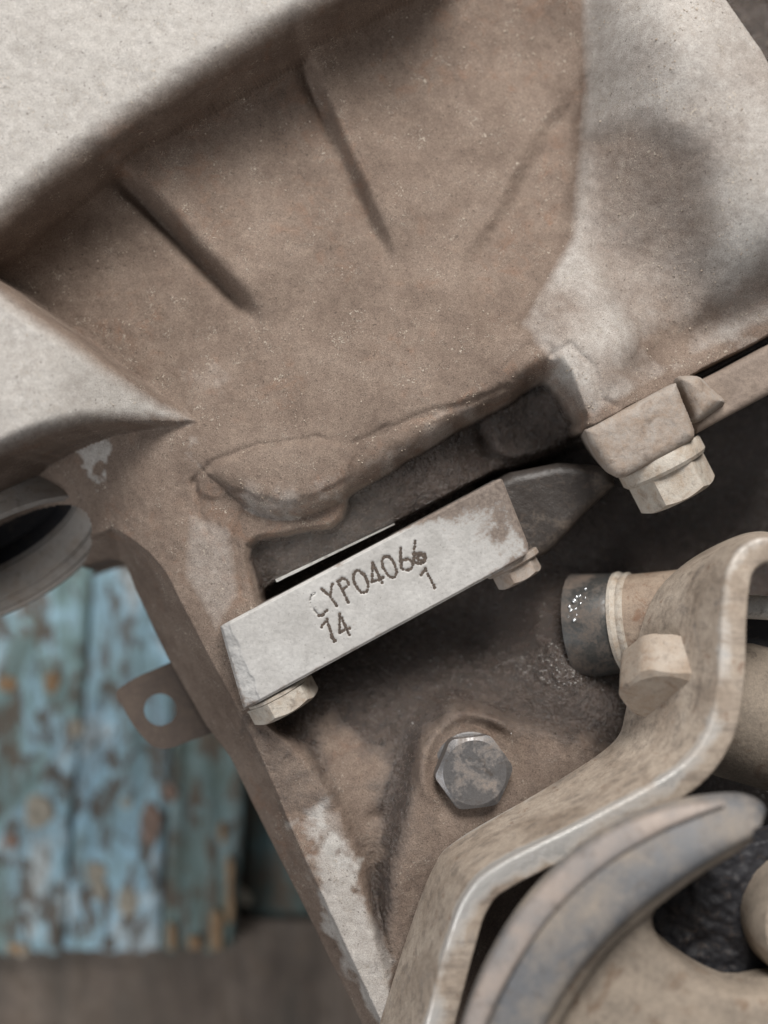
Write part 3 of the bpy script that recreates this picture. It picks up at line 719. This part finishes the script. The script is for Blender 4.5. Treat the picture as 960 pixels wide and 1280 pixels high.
# ------------------------------------------------------------------ bent strap bracket
F = [(505, 1380, 30), (530, 1290, 31), (560, 1175, 33), (583, 1118, 34), (622, 1082, 35), (740, 1022, 37), (845, 962, 39), (884, 915, 40), (899, 850, 40), (903, 770, 39), (910, 712, 38), (930, 682, 37), (962, 672, 36), (1010, 690, 34)]
B = [(440, 1380, -6), (470, 1290, -6), (508, 1170, -6), (540, 1085, -5), (572, 1048, -4), (680, 985, -4), (762, 930, -3), (780, 890, -3), (788, 830, -4), (812, 752, -5), (850, 708, -6), (905, 676, -8), (950, 664, -10), (1000, 675, -12)]
TH = [(34, 10), (35, 10), (34, 14), (28, 20), (20, 27), (15, 30), (22, 28), (32, 14), (33, 4), (32, 4), (30, 12), (20, 26), (5, 33), (-10, 34)]
Fc = catmull(F, 7); Bc = catmull(B, 7); Tc = catmull([(a, b, 0) for a, b in TH], 7)
br = thing('bent_bracket', 'thick tan steel strap bracket bent in a zigzag, in front of the lug', 'bracket', W(740, 1030, 10))
def strap_material():
    m, nt, b, v = new_mat('worn_strap_steel'); A = attr(nt, 'dirt')
    n1 = noise(nt, v, 0.06, 6, 0.62, 0.6); n2 = noise(nt, v, 0.5, 5, 0.65); n3 = noise(nt, v, 2.6, 3, 0.6); n4 = noise(nt, v, 0.11, 5, 0.6, 0.8)
    col = ramp(nt, n1, [(0.3, (0.23, 0.18, 0.138)), (0.5, (0.37, 0.305, 0.245)), (0.7, (0.46, 0.39, 0.32))])
    col = mix(nt, ramp(nt, n4, [(0.58, 0.0), (0.72, 0.5)]), col, (0.18, 0.165, 0.155))
    col = mix(nt, 0.7, col, ramp(nt, n2, [(0.3, 0.72), (0.55, 1.0), (0.75, 1.18)]), 'MULTIPLY')
    col = mix(nt, 0.6, col, ramp(nt, n3, [(0.3, 0.7), (0.5, 1.0), (0.75, 1.25)]), 'MULTIPLY')
    tc_ = nt.nodes.new('ShaderNodeTexCoord'); mp_ = nt.nodes.new('ShaderNodeMapping'); mp_.inputs['Rotation'].default_value = (0, 0, math.radians(-30)); mp_.inputs['Scale'].default_value = (70, 800, 800)
    nt.links.new(tc_.outputs['Object'], mp_.inputs['Vector'])
    col = mix(nt, ramp(nt, noise(nt, mp_.outputs[0], 0.35, 6, 0.65), [(0.50, 0.0), (0.68, 0.6)]), col, (0.12, 0.098, 0.082))
    col = mix(nt, ramp(nt, noise(nt, v, 0.2, 6, 0.7, 0.4), [(0.60, 0.0), (0.70, 0.7)]), col, (0.16, 0.085, 0.05))
    wf = mth(nt, 'ADD', mth(nt, 'MULTIPLY', A[0], mth(nt, 'ADD', mth(nt, 'MULTIPLY', A[2], 0.6), 0.55)), mth(nt, 'MULTIPLY', mth(nt, 'SUBTRACT', n1, 0.5), 1.1))
    wf = ramp(nt, wf, [(0.45, 0.0), (0.75, 1.0)])
    col = mix(nt, wf, col, (0.62, 0.60, 0.57))
    nt.links.new(col, b.inputs['Base Color']); nt.links.new(mth(nt, 'MULTIPLY', wf, 0.6), b.inputs['Metallic'])
    nt.links.new(mix(nt, wf, 0.75, 0.33), b.inputs['Roughness'])
    bump(nt, b, mth(nt, 'ADD', n2, mth(nt, 'MULTIPLY', n3, 0.4)), 0.3, 0.8)
    return m
M_strap = strap_material()
bvv = []; bff = []
NS = len(Fc)
for f, b_, t in zip(Fc, Bc, Tc):
    Wf = W(*f); Wb = W(*b_); z1 = f[2]; Wi = W(f[0] + t[0], f[1] + t[1], f[2] - 0.5); off = Wi - Wf
    e = (Wb - Wf); el = e.length; e = e / el; tl = off.length; tn = off / tl
    rb = 0.0011; sec = []
    nseg = 4
    def corner(c, d1, d2):
        out = []
        for k in range(nseg + 1):
            a = k / nseg * math.pi / 2
            out.append(c + d1 * rb * (1 - math.sin(a)) + d2 * rb * (1 - math.cos(a)))
        return out
    sec += corner(Wf, e, tn)           # front outer: from along-e to along-tn
    sec += corner(Wf + off, -tn, e)
    for q in (0.33, 0.66): sec.append(Wf + off + e * el * q)
    sec += corner(Wf + off + e * el, -e, -tn)
    sec += corner(Wf + e * el, tn, -e)
    for q in (0.8, 0.6, 0.4, 0.2): sec.append(Wf + e * el * q)
    bvv += sec
ms = len(sec)
for i in range(NS - 1):
    for k in range(ms):
        j = (k + 1) % ms; bff.append((i * ms + k, i * ms + j, (i + 1) * ms + j, (i + 1) * ms + k))
bff.append(tuple(range(ms))); bff.append(tuple((NS - 1) * ms + k for k in range(ms)))
st_ = mesh_obj('strap', bvv, bff, M_strap, br, True, 50)
wa = np.zeros((NS, ms, 4), np.float32); wa[..., 3] = 1
wa[:, 0:5, 0] = 1.0; wa[:, 5:10, 0] = 0.45; wa[:, 17:22, 0] = 0.5; wa[:, 22:, 1] = 1.0
wa[:, -1, 1] = 0.6
for i_ in range(NS):
    wa[i_, :, 2] = math.exp(-((i_ / (NS - 1) - 0.30) / 0.10) ** 2)
at_ = st_.data.color_attributes.new('dirt', 'FLOAT_COLOR', 'POINT'); at_.data.foreach_set('color', wa.ravel())
bolt('large worn tan hex bolt head on the bracket leg', (834, 822), 8, (-0.14, -0.70, 0.60), 53, 58, 50, 4, M_bracket, phase=0.26, wear=1.5)

# ------------------------------------------------------------------ sleeve fitting behind the bracket
fx = thing('sleeve_fitting', 'round steel and tan sleeve fitting between oily wall and bracket leg', 'fitting', W(720, 790, -40))
ax = Vector((0.90, 0.13, 0.42)).normalized(); o = W(734, 782, -29); r = plen(62, -30)
lathe('steel_sleeve', o, ax, [(r * 1.07, -0.003), (r * 1.03, 0.003), (r * 0.99, 0.010), (r * .95, 0.0115)], M_sleeve, fx, 80)
lathe('lip_ring', o, ax, [(r * .95, 0.0112), (r * 1.0, 0.0116), (r * 1.01, 0.0128), (r * 0.97, 0.0138), (r * .945, 0.0142), (r * .975, 0.0150), (r * .975, 0.0160), (r * .93, 0.0166)], M_bolt, fx, 80)
lathe('tan_sleeve', o, ax, [(r * .93, 0.0138), (r * 0.92, 0.022), (r * 0.90, 0.05)], M_tansleeve, fx, 80)
bpy.context.view_layer.update(); dv = []; df_ = []
for dx_, dy_, dr_ in ((735, 731, 3), (731, 737, 4), (727, 744, 4.5), (723, 746, 3), (721, 752, 4), (726, 754, 3.5), (717, 757, 2.5), (720, 760, 4.5), (714, 763, 4), (719, 768, 2.5), (717, 777, 4.5), (710, 771, 2), (729, 749, 2.5)):
    tq = W(dx_, dy_, -60); dr3 = (tq - camo.location).normalized(); ht = sc.ray_cast(bpy.context.evaluated_depsgraph_get(), camo.location, dr3); c = (ht[1] if ht[0] else tq) + Vector((rng.normal(0, 0.0007), rng.normal(0, 0.0004), 0)); rr_ = plen(dr_ * rng.uniform(0.4, 0.95), -20); s0 = len(dv)
    for i in range(1, 6):
        for k in range(10):
            t_ = math.pi * i / 6; a_ = 2 * math.pi * k / 10; dv.append(c + Vector((math.sin(t_) * math.cos(a_), math.sin(t_) * math.sin(a_), math.cos(t_))) * rr_)
    dv += [c + Vector((0, 0, rr_)), c - Vector((0, 0, rr_))]
    for i in range(4):
        for k in range(10): df_.append((s0 + i * 10 + k, s0 + i * 10 + 10 + k, s0 + i * 10 + 10 + (k + 1) % 10, s0 + i * 10 + (k + 1) % 10))
    for k in range(10): df_ += [(s0 + 50, s0 + k, s0 + (k + 1) % 10), (s0 + 51, s0 + 40 + (k + 1) % 10, s0 + 40 + k)]
M_glint_bead = metal_material('glint_bead_metal', (0.75, 0.78, 0.80), (0.6, 0.6, 0.6), 0.05, 0.12, 0.85, grain=0.1, bumpmm=0.01)
mesh_obj('glint_beads', dv, df_, M_glint_bead, fx, True)['kind'] = 'stuff'  # shiny beads added to imitate glints on the sleeve
# shaft seen behind the leg, right
sh = thing('round_shaft', 'thick brown round shaft behind the bracket leg', 'shaft', W(950, 880, -10))
lathe('shaft_body', W(900, 880, -14), (0.9, -0.25, 0.1), [(plen(85, -10), 0), (plen(88, -10), 0.004), (plen(88, -10), 0.05)], M_tan, sh, 72)
pn = thing('metal_pin', 'shiny steel pin inside the bracket loop', 'pin', W(950, 755, 5))
lathe('pin_body', W(925, 758, -2), (0.98, -0.05, 0.15), [(plen(14, 0), 0), (plen(15, 0), 0.002), (plen(15, 0), 0.03)], M_shim, pn, 40)
prism('pin_seat', [(915, 765), (1010, 765), (1010, 840), (915, 830)], -8, -40, 6, M_black, pn)

# ------------------------------------------------------------------ curved rim in front
rim = thing('curved_rim', 'curved grey blue pulley rim with tan hub below the bracket', 'pulley', W(850, 1150, 30))
def sweep(name, mid, wid, zs, mat, parent, thick=10, bulge=4):
    C = catmull([(m[0], m[1], z_) for m, z_ in zip(mid, zs)], 8); Wd_ = [p[0] for p in catmull([(w_, 0, 0) for w_ in wid], 8)]
    C = np.array(C); t = np.gradient(C[:, :2], axis=0); t /= np.linalg.norm(t, axis=1)[:, None]; nn = np.stack([-t[:, 1], t[:, 0]], 1)
    vv = []; n = 28
    for c, w_, n_ in zip(C, Wd_, nn):
        for k in range(n):
            a = 2 * math.pi * k / n; ca_, sa_ = math.cos(a), math.sin(a)
            u = math.copysign(abs(ca_) ** 0.6, ca_); h = math.copysign(abs(sa_) ** 0.6, sa_)
            vv.append(W(c[0] + n_[0] * u * w_ / 2, c[1] + n_[1] * u * w_ / 2, c[2] + h * thick / 2 - u * bulge))
    m = len(C); ff = [(i * n + k, i * n + (k + 1) % n, (i + 1) * n + (k + 1) % n, (i + 1) * n + k) for i in range(m - 1) for k in range(n)]
    ff += [tuple(range(n)), tuple((m - 1) * n + k for k in range(n))]
    return mesh_obj(name, vv, ff, mat, parent, True, 60)
MIDL = [(600, 1390), (622, 1300), (655, 1222), (705, 1150), (768, 1092), (840, 1050), (905, 1026), (940, 1022), (953, 1026)]
WIDL = [96, 100, 106, 112, 110, 96, 72, 52, 20]
sweep('rim', MIDL, WIDL, [57, 57, 58, 59, 59, 58, 57, 56, 55], M_rim, rim, 11, -4)
OUT = [(566, 1390), (588, 1296), (624, 1212), (676, 1134), (742, 1072), (812, 1032), (868, 1012), (905, 1004)]
sweep('rim_bead', OUT, [26, 28, 32, 34, 34, 28, 18, 6], [61, 61, 61.5, 62, 62, 61, 60, 59], M_bead, rim, 5, -1)
INN = [(650, 1390), (668, 1300), (700, 1238), (742, 1180), (800, 1128), (866, 1082), (915, 1056), (940, 1046)]
sweep('inner_lip', INN, [46, 46, 44, 40, 36, 30, 24, 10], [58, 58, 58, 58, 58, 58, 57, 56], M_tan, rim, 8, 2)
relief('web', catmull([(640, 1300), (680, 1200), (740, 1130), (820, 1075), (890, 1040), (925, 1052), (858, 1100), (818, 1150), (845, 1200), (925, 1248), (1010, 1252), (1010, 1400), (620, 1400)], 4, True), 52, 30, 16, M_tan, rim, 0.3, 2.5)
lathe('hub', W(985, 1130, 14), (0.1, 0.05, 0.99), [(plen(84, 50), 0), (plen(84, 50), 0.022), (plen(78, 50), 0.027), (plen(50, 50), 0.028), (plen(46, 50), 0.036), (plen(38, 50), 0.038), (plen(20, 50), 0.038)], M_tan, rim, 64)
relief('backing_web', [(660, 1240), (740, 1150), (860, 1070), (1010, 1040), (1010, 1400), (620, 1400)], 26, 10, 6, M_black, rim, 2.0, 2.5)  # backing coloured near-black to paint the hollow's shade

# ------------------------------------------------------------------ blue pallet boards, timber and ground far below
def board_material(name, seed, paint, under):
    m, nt, b, _ = new_mat(name)
    tc = nt.nodes.new('ShaderNodeTexCoord'); mp = nt.nodes.new('ShaderNodeMapping'); mp.inputs['Scale'].default_value = (1000, 160, 1000); mp.inputs['Location'].default_value = (seed, seed * 3.1, 0)
    nt.links.new(tc.outputs['Object'], mp.inputs['Vector']); g = mp.outputs[0]
    mp2 = nt.nodes.new('ShaderNodeMapping'); mp2.inputs['Scale'].default_value = (1000, 550, 1000); mp2.inputs['Location'].default_value = (seed * 2, seed, 0)
    nt.links.new(tc.outputs['Object'], mp2.inputs['Vector']); v = mp2.outputs[0]
    ng = noise(nt, g, 0.16, 6, 0.65); nb = noise(nt, v, 0.035, 5, 0.6, 0.6); nf = noise(nt, v, 0.13, 5, 0.65, 0.5); ns = noise(nt, g, 0.5, 4, 0.6)
    p = ramp(nt, nb, [(0.32, paint[0]), (0.46, paint[1]), (0.56, paint[2]), (0.68, paint[3])])
    p = mix(nt, 0.7, p, ramp(nt, ng, [(0.25, 0.45), (0.5, 1.0), (0.75, 1.4)]), 'MULTIPLY')
    wood = ramp(nt, ng, [(0.25, under[0]), (0.7, under[1])])
    fl = mth(nt, 'ADD', mth(nt, 'MULTIPLY', nf, 0.6), mth(nt, 'MULTIPLY', ng, 0.4))
    col = mix(nt, ramp(nt, fl, [(0.49, 0.0), (0.55, 0.95)]), p, wood)
    dirt_ = ramp(nt, noise(nt, v, 0.03, 5, 0.65, 0.5), [(0.46, 0.0), (0.72, 0.8)])
    col = mix(nt, dirt_, col, (0.10, 0.09, 0.075))
    chip = ramp(nt, noise(nt, v, 0.1, 3, 0.5), [(0.72, 0.0), (0.78, 0.8)])
    col = mix(nt, chip, col, (0.26, 0.16, 0.10))
    nt.links.new(col, b.inputs['Base Color']); b.inputs['Roughness'].default_value = 0.75
    bump(nt, b, mth(nt, 'ADD', ng, mth(nt, 'MULTIPLY', fl, 0.8)), 0.8, 0.8)
    return m
PB = ((0.12, 0.165, 0.155), (0.28, 0.42, 0.42), (0.45, 0.70, 0.83), (0.78, 0.85, 0.85))
PG = ((0.06, 0.085, 0.078), (0.10, 0.155, 0.145), (0.14, 0.22, 0.225), (0.22, 0.30, 0.30))
UW = ((0.055, 0.042, 0.032), (0.19, 0.145, 0.105))
def plank(name, corners, ztop, th, mat, parent, seed, amp=0.6, ragged=0.0):
    """corners TL TR BR BL in photo px; gridded top with wavy surface and torn lower end"""
    nu, nv = 40, 70; vv = []; ff = []
    (a, b_, c, d) = [np.array(k, float) for k in corners]
    u, v_ = np.meshgrid(np.linspace(0, 1, nu), np.linspace(0, 1, nv))
    x = (1 - v_) * ((1 - u) * a[0] + u * b_[0]) + v_ * ((1 - u) * d[0] + u * c[0]); y = (1 - v_) * ((1 - u) * a[1] + u * b_[1]) + v_ * ((1 - u) * d[1] + u * c[1])
    x = x + 3 * fbm(x, y, 60, seed + 1) * (np.abs(u - .5) > .49)
    y = y + ragged * fbm(x, y * 0 + seed, 14, seed + 2, 3) * (v_ > 0.985)
    e = np.minimum(u, 1 - u) * np.hypot(*(b_ - a)); e2 = (1 - v_) * np.hypot(*(d - a))
    zz = ztop + amp * fbm(x * 3, y * 0.35, 40, seed + 5) * 2 - 1.5 * (1 - sst(0, 6, np.minimum(e, e2)))
    for i in range(nv):
        for j in range(nu): vv.append(W(x[i, j], y[i, j], zz[i, j]))
    ff = [(i * nu + j, (i + 1) * nu + j, (i + 1) * nu + j + 1, i * nu + j + 1) for i in range(nv - 1) for j in range(nu - 1)]
    od = [(0, j) for j in range(nu)] + [(i, nu - 1) for i in range(1, nv)] + [(nv - 1, j) for j in range(nu - 2, -1, -1)] + [(i, 0) for i in range(nv - 2, 0, -1)]
    bs = len(vv)
    for i, j in od: p = vv[i * nu + j]; vv.append(Vector((p.x, p.y, (ztop - th + Z0) * 1e-3)))
    n = len(od)
    for k in range(n): ff.append((od[k][0] * nu + od[k][1], od[(k + 1) % n][0] * nu + od[(k + 1) % n][1], bs + (k + 1) % n, bs + k))
    ff.append(tuple(bs + k for k in range(n)))
    return mesh_obj(name, vv, ff, mat, parent, True, 50)
MB1 = board_material('blue_peeling_paint', 11.0, PB, UW); MB2 = board_material('blue_peeling_paint_bright', 57.0, ((0.22, 0.33, 0.34), (0.38, 0.58, 0.66), (0.45, 0.72, 0.88), (0.78, 0.86, 0.88)), UW); MB4 = board_material('green_weathered_paint', 33.0, ((0.10, 0.125, 0.105), (0.17, 0.235, 0.215), (0.22, 0.32, 0.32), (0.34, 0.46, 0.48)), UW); MB3 = board_material('teal_weathered_paint', 91.0, PG, UW)
M_pine = metal_material('torn_bare_wood', (0.36, 0.23, 0.13), (0.46, 0.33, 0.20), 0.4, 0.8)
M_knot = metal_material('pale_scraped_wood', (0.52, 0.47, 0.38), (0.36, 0.34, 0.29), 0.4, 0.8)
pal = thing('wooden_pallet', 'weathered wooden pallet of blue painted boards below the engine', 'pallet', W(150, 1000, -259))
p1 = plank('board', [(-70, 560), (128, 560), (76, 1190), (-90, 1192)], -220, 16, MB1, pal, 401, ragged=8)
p2 = plank('board', [(132, 560), (236, 560), (198, 1189), (80, 1190)], -220.5, 16, MB2, pal, 431, ragged=10)
p2b = plank('board', [(238.5, 560), (330, 560), (292, 1186), (200, 1189)], -220.8, 16, MB4, pal, 441, ragged=18)
p3 = plank('board', [(312, 820), (560, 820), (560, 1172), (304, 1172)], -243, 12, MB3, pal, 461, ragged=6)
M_timber = board_material('dark_earthy_timber', 133.0, ((0.12, 0.094, 0.076), (0.17, 0.135, 0.11), (0.21, 0.167, 0.135), (0.26, 0.21, 0.17)), ((0.09, 0.07, 0.056), (0.20, 0.155, 0.12)))
tag(plank('timber_beam', [(-120, 1150), (760, 1150), (760, 1480), (-120, 1480)], -238, 22, M_timber, None, 481, amp=1.0), 'dark brown timber lying across the ends of the blue boards', 'timber')
# scars, nails and torn end grain on the boards
def scar(px, py, rx, ry, parent, mat, zz, seed, dep=1.0):
    n = 20; vv = []; r_ = np.random.default_rng(seed); f1 = r_.uniform(0.8, 1.25, n)
    f1 = (f1 + np.roll(f1, 1)) / 2
    for rr, hz in ((1.0, -0.3), (0.8, dep), (0.45, dep * 0.9), (0.25, -0.1)):
        for k in range(n):
            a = 2 * math.pi * k / n; vv.append(W(px + rx * rr * f1[k] * math.cos(a), py + ry * rr * f1[k] * math.sin(a), zz + hz))
    ff = [(i * n + k, i * n + (k + 1) % n, (i + 1) * n + (k + 1) % n, (i + 1) * n + k) for i in range(3) for k in range(n)] + [tuple(3 * n + k for k in range(n))]
    mesh_obj('wood_scar', vv, ff, mat, parent, True)
M_pink = metal_material('pinkish_bare_wood', (0.36, 0.25, 0.20), (0.26, 0.20, 0.16), 0.4, 0.8)
for a in ((50, 1014, 17, 20, p1, M_knot), (95, 910, 11, 13, p1, M_knot), (15, 1050, 10, 10, p1, M_pink), (65, 852, 9, 14, p1, M_pine), (120, 1092, 13, 16, p2, M_knot), (125, 1112, 9, 14, p2, M_knot), (160, 1128, 12, 18, p2, M_knot), (190, 1030, 12, 26, p2, M_pink), (213, 990, 9, 12, p2, M_pink), (158, 1003, 7, 8, p2, M_knot), (8, 855, 14, 10, p1, M_pine), (28, 1188, 8, 8, p1, M_knot), (278, 1040, 5, 14, p2, M_pine)):
    scar(*a, -219.5 if a[4] is p1 else -220, int(a[0] * 7 + a[1]))
for sx, sy, sw, shh in ((214, 1172, 5, 16), (270, 1166, 8, 24), (243, 1180, 9, 8), (287, 1120, 5, 40), (20, 1186, 12, 6)):
    o_ = prism('splinter', [(sx - sw, sy - shh), (sx, sy - shh * 1.3), (sx + sw, sy - shh * 0.8), (sx + sw * 0.8, sy + shh * 0.8), (sx - sw * .7, sy + shh * 0.9)], -218.3, -224, 2, M_pine, pal, jitter=3)
chip = prism('wood_chip', [(291, 1108), (300, 1106), (315, 1120), (312, 1132), (303, 1130)], -234, -243, 3, M_knot, None); tag(chip, 'small pale wood chip lying in the dark gap beside the torn board', 'wood chip')
mgd, nt, b, v = new_mat('dark_packed_earth')
nt.links.new(ramp(nt, noise(nt, v, 0.05, 6, 0.65), [(0.3, (0.03, 0.025, 0.02)), (0.7, (0.075, 0.058, 0.045))]), b.inputs['Base Color']); b.inputs['Roughness'].default_value = 0.95
bump(nt, b, noise(nt, v, 0.3, 5), 2.0, 0.8)
g = mesh_obj('ground', [(-6, -6, 0), (6, -6, 0), (6, 6, 0), (-6, 6, 0)], [(0, 1, 2, 3)], mgd, None, False); g['kind'] = 'structure'

# ------------------------------------------------------------------ dried mud crumbs on the casting
mc, nt, b, v = new_mat('dried_mud_crumbs'); nt.links.new(ramp(nt, noise(nt, v, 0.6, 3), [(0.3, (0.28, 0.225, 0.175)), (0.7, (0.47, 0.405, 0.335))]), b.inputs['Base Color']); b.inputs['Roughness'].default_value = 0.9
clus = vnoise(X, Y, 55, 501) + 0.7 * vnoise(X, Y, 18, 503)
dens = sst(0.22, 0.5, clus) * (dlip > 12) * (dA < -8) * (dB < -6) * 1.0 + 0.03 * (dlip > 5) * (dA < 0)
dens = np.where(fz, dens, 0); dens = dens + 0.35 * np.exp(-((dlip - 20) / 16) ** 2) * (X > 280) * (X < 650); dens *= (rd1 > 14) * (rd2 > 14)
pr = (dens / dens.sum()).ravel(); pick = rng.choice(H * Wd, 2000, p=pr)
cv = []; cf = []
oct_f = [(0, 2, 4), (2, 1, 4), (1, 3, 4), (3, 0, 4), (2, 0, 5), (1, 2, 5), (3, 1, 5), (0, 3, 5)]
for k in pick:
    r_ = 0.00010 + 0.00032 * rng.random() ** 3; c = Vall[k] + np.array([rng.uniform(-1, 1) * S, rng.uniform(-1, 1) * S, r_ * 0.2]); s = len(cv)
    M3 = np.linalg.qr(rng.normal(size=(3, 3)))[0]
    for d in ((1, 0, 0), (-1, 0, 0), (0, 1, 0), (0, -1, 0), (0, 0, 1), (0, 0, -1)):
        cv.append(c + M3 @ (np.array(d) * r_ * rng.uniform(0.6, 1.5)))
    cf += [tuple(s + q for q in f) for f in oct_f]
cr = mesh_obj('mud_crumbs', cv, cf, mc, housing, False); cr['kind'] = 'stuff'

# tiny shiny spheres added to imitate glints on the oily lower wall
wx, wy = Q(640, 850, -36)
wd = (low > 0.6) * (oil_shade > 0.4) * (np.exp(-(((X - wx) / 110) ** 2 + ((Y - wy) / 52) ** 2)) + 0.12 * np.exp(-(((X - 690) / 60) ** 2 + ((Y - 780) / 60) ** 2))) * sst(-0.1, 0.4, clus)
wp = (wd / wd.sum()).ravel(); wv = []; wf_ = []
for k in rng.choice(H * Wd, 420, p=wp):
    r_ = 0.00010 + 0.00022 * rng.random() ** 2; c = Vall[k] + np.array([rng.uniform(-1, 1) * S, rng.uniform(-1, 1) * S, 0]); s0 = len(wv); st_x = rng.uniform(0.8, 1.8)
    for i in range(1, 4):
        for q in range(7):
            t_ = math.pi * i / 4; a_ = 2 * math.pi * q / 7; wv.append(c + np.array([math.sin(t_) * math.cos(a_) * st_x, math.sin(t_) * math.sin(a_), math.cos(t_)]) * r_)
    wv += [c + np.array([0, 0, r_]), c - np.array([0, 0, r_])]
    for i in range(2):
        for q in range(7): wf_.append((s0 + i * 7 + q, s0 + i * 7 + 7 + q, s0 + i * 7 + 7 + (q + 1) % 7, s0 + i * 7 + (q + 1) % 7))
    for q in range(7): wf_ += [(s0 + 21, s0 + q, s0 + (q + 1) % 7), (s0 + 22, s0 + 14 + (q + 1) % 7, s0 + 14 + q)]
M_glint_grit = metal_material('glint_grit', (0.42, 0.40, 0.38), (0.3, 0.27, 0.24), 0.2, 0.15, 0.6, grain=0.2, bumpmm=0.01)
mesh_obj('glint_grit', wv, wf_, M_glint_grit, housing, True)['kind'] = 'stuff'
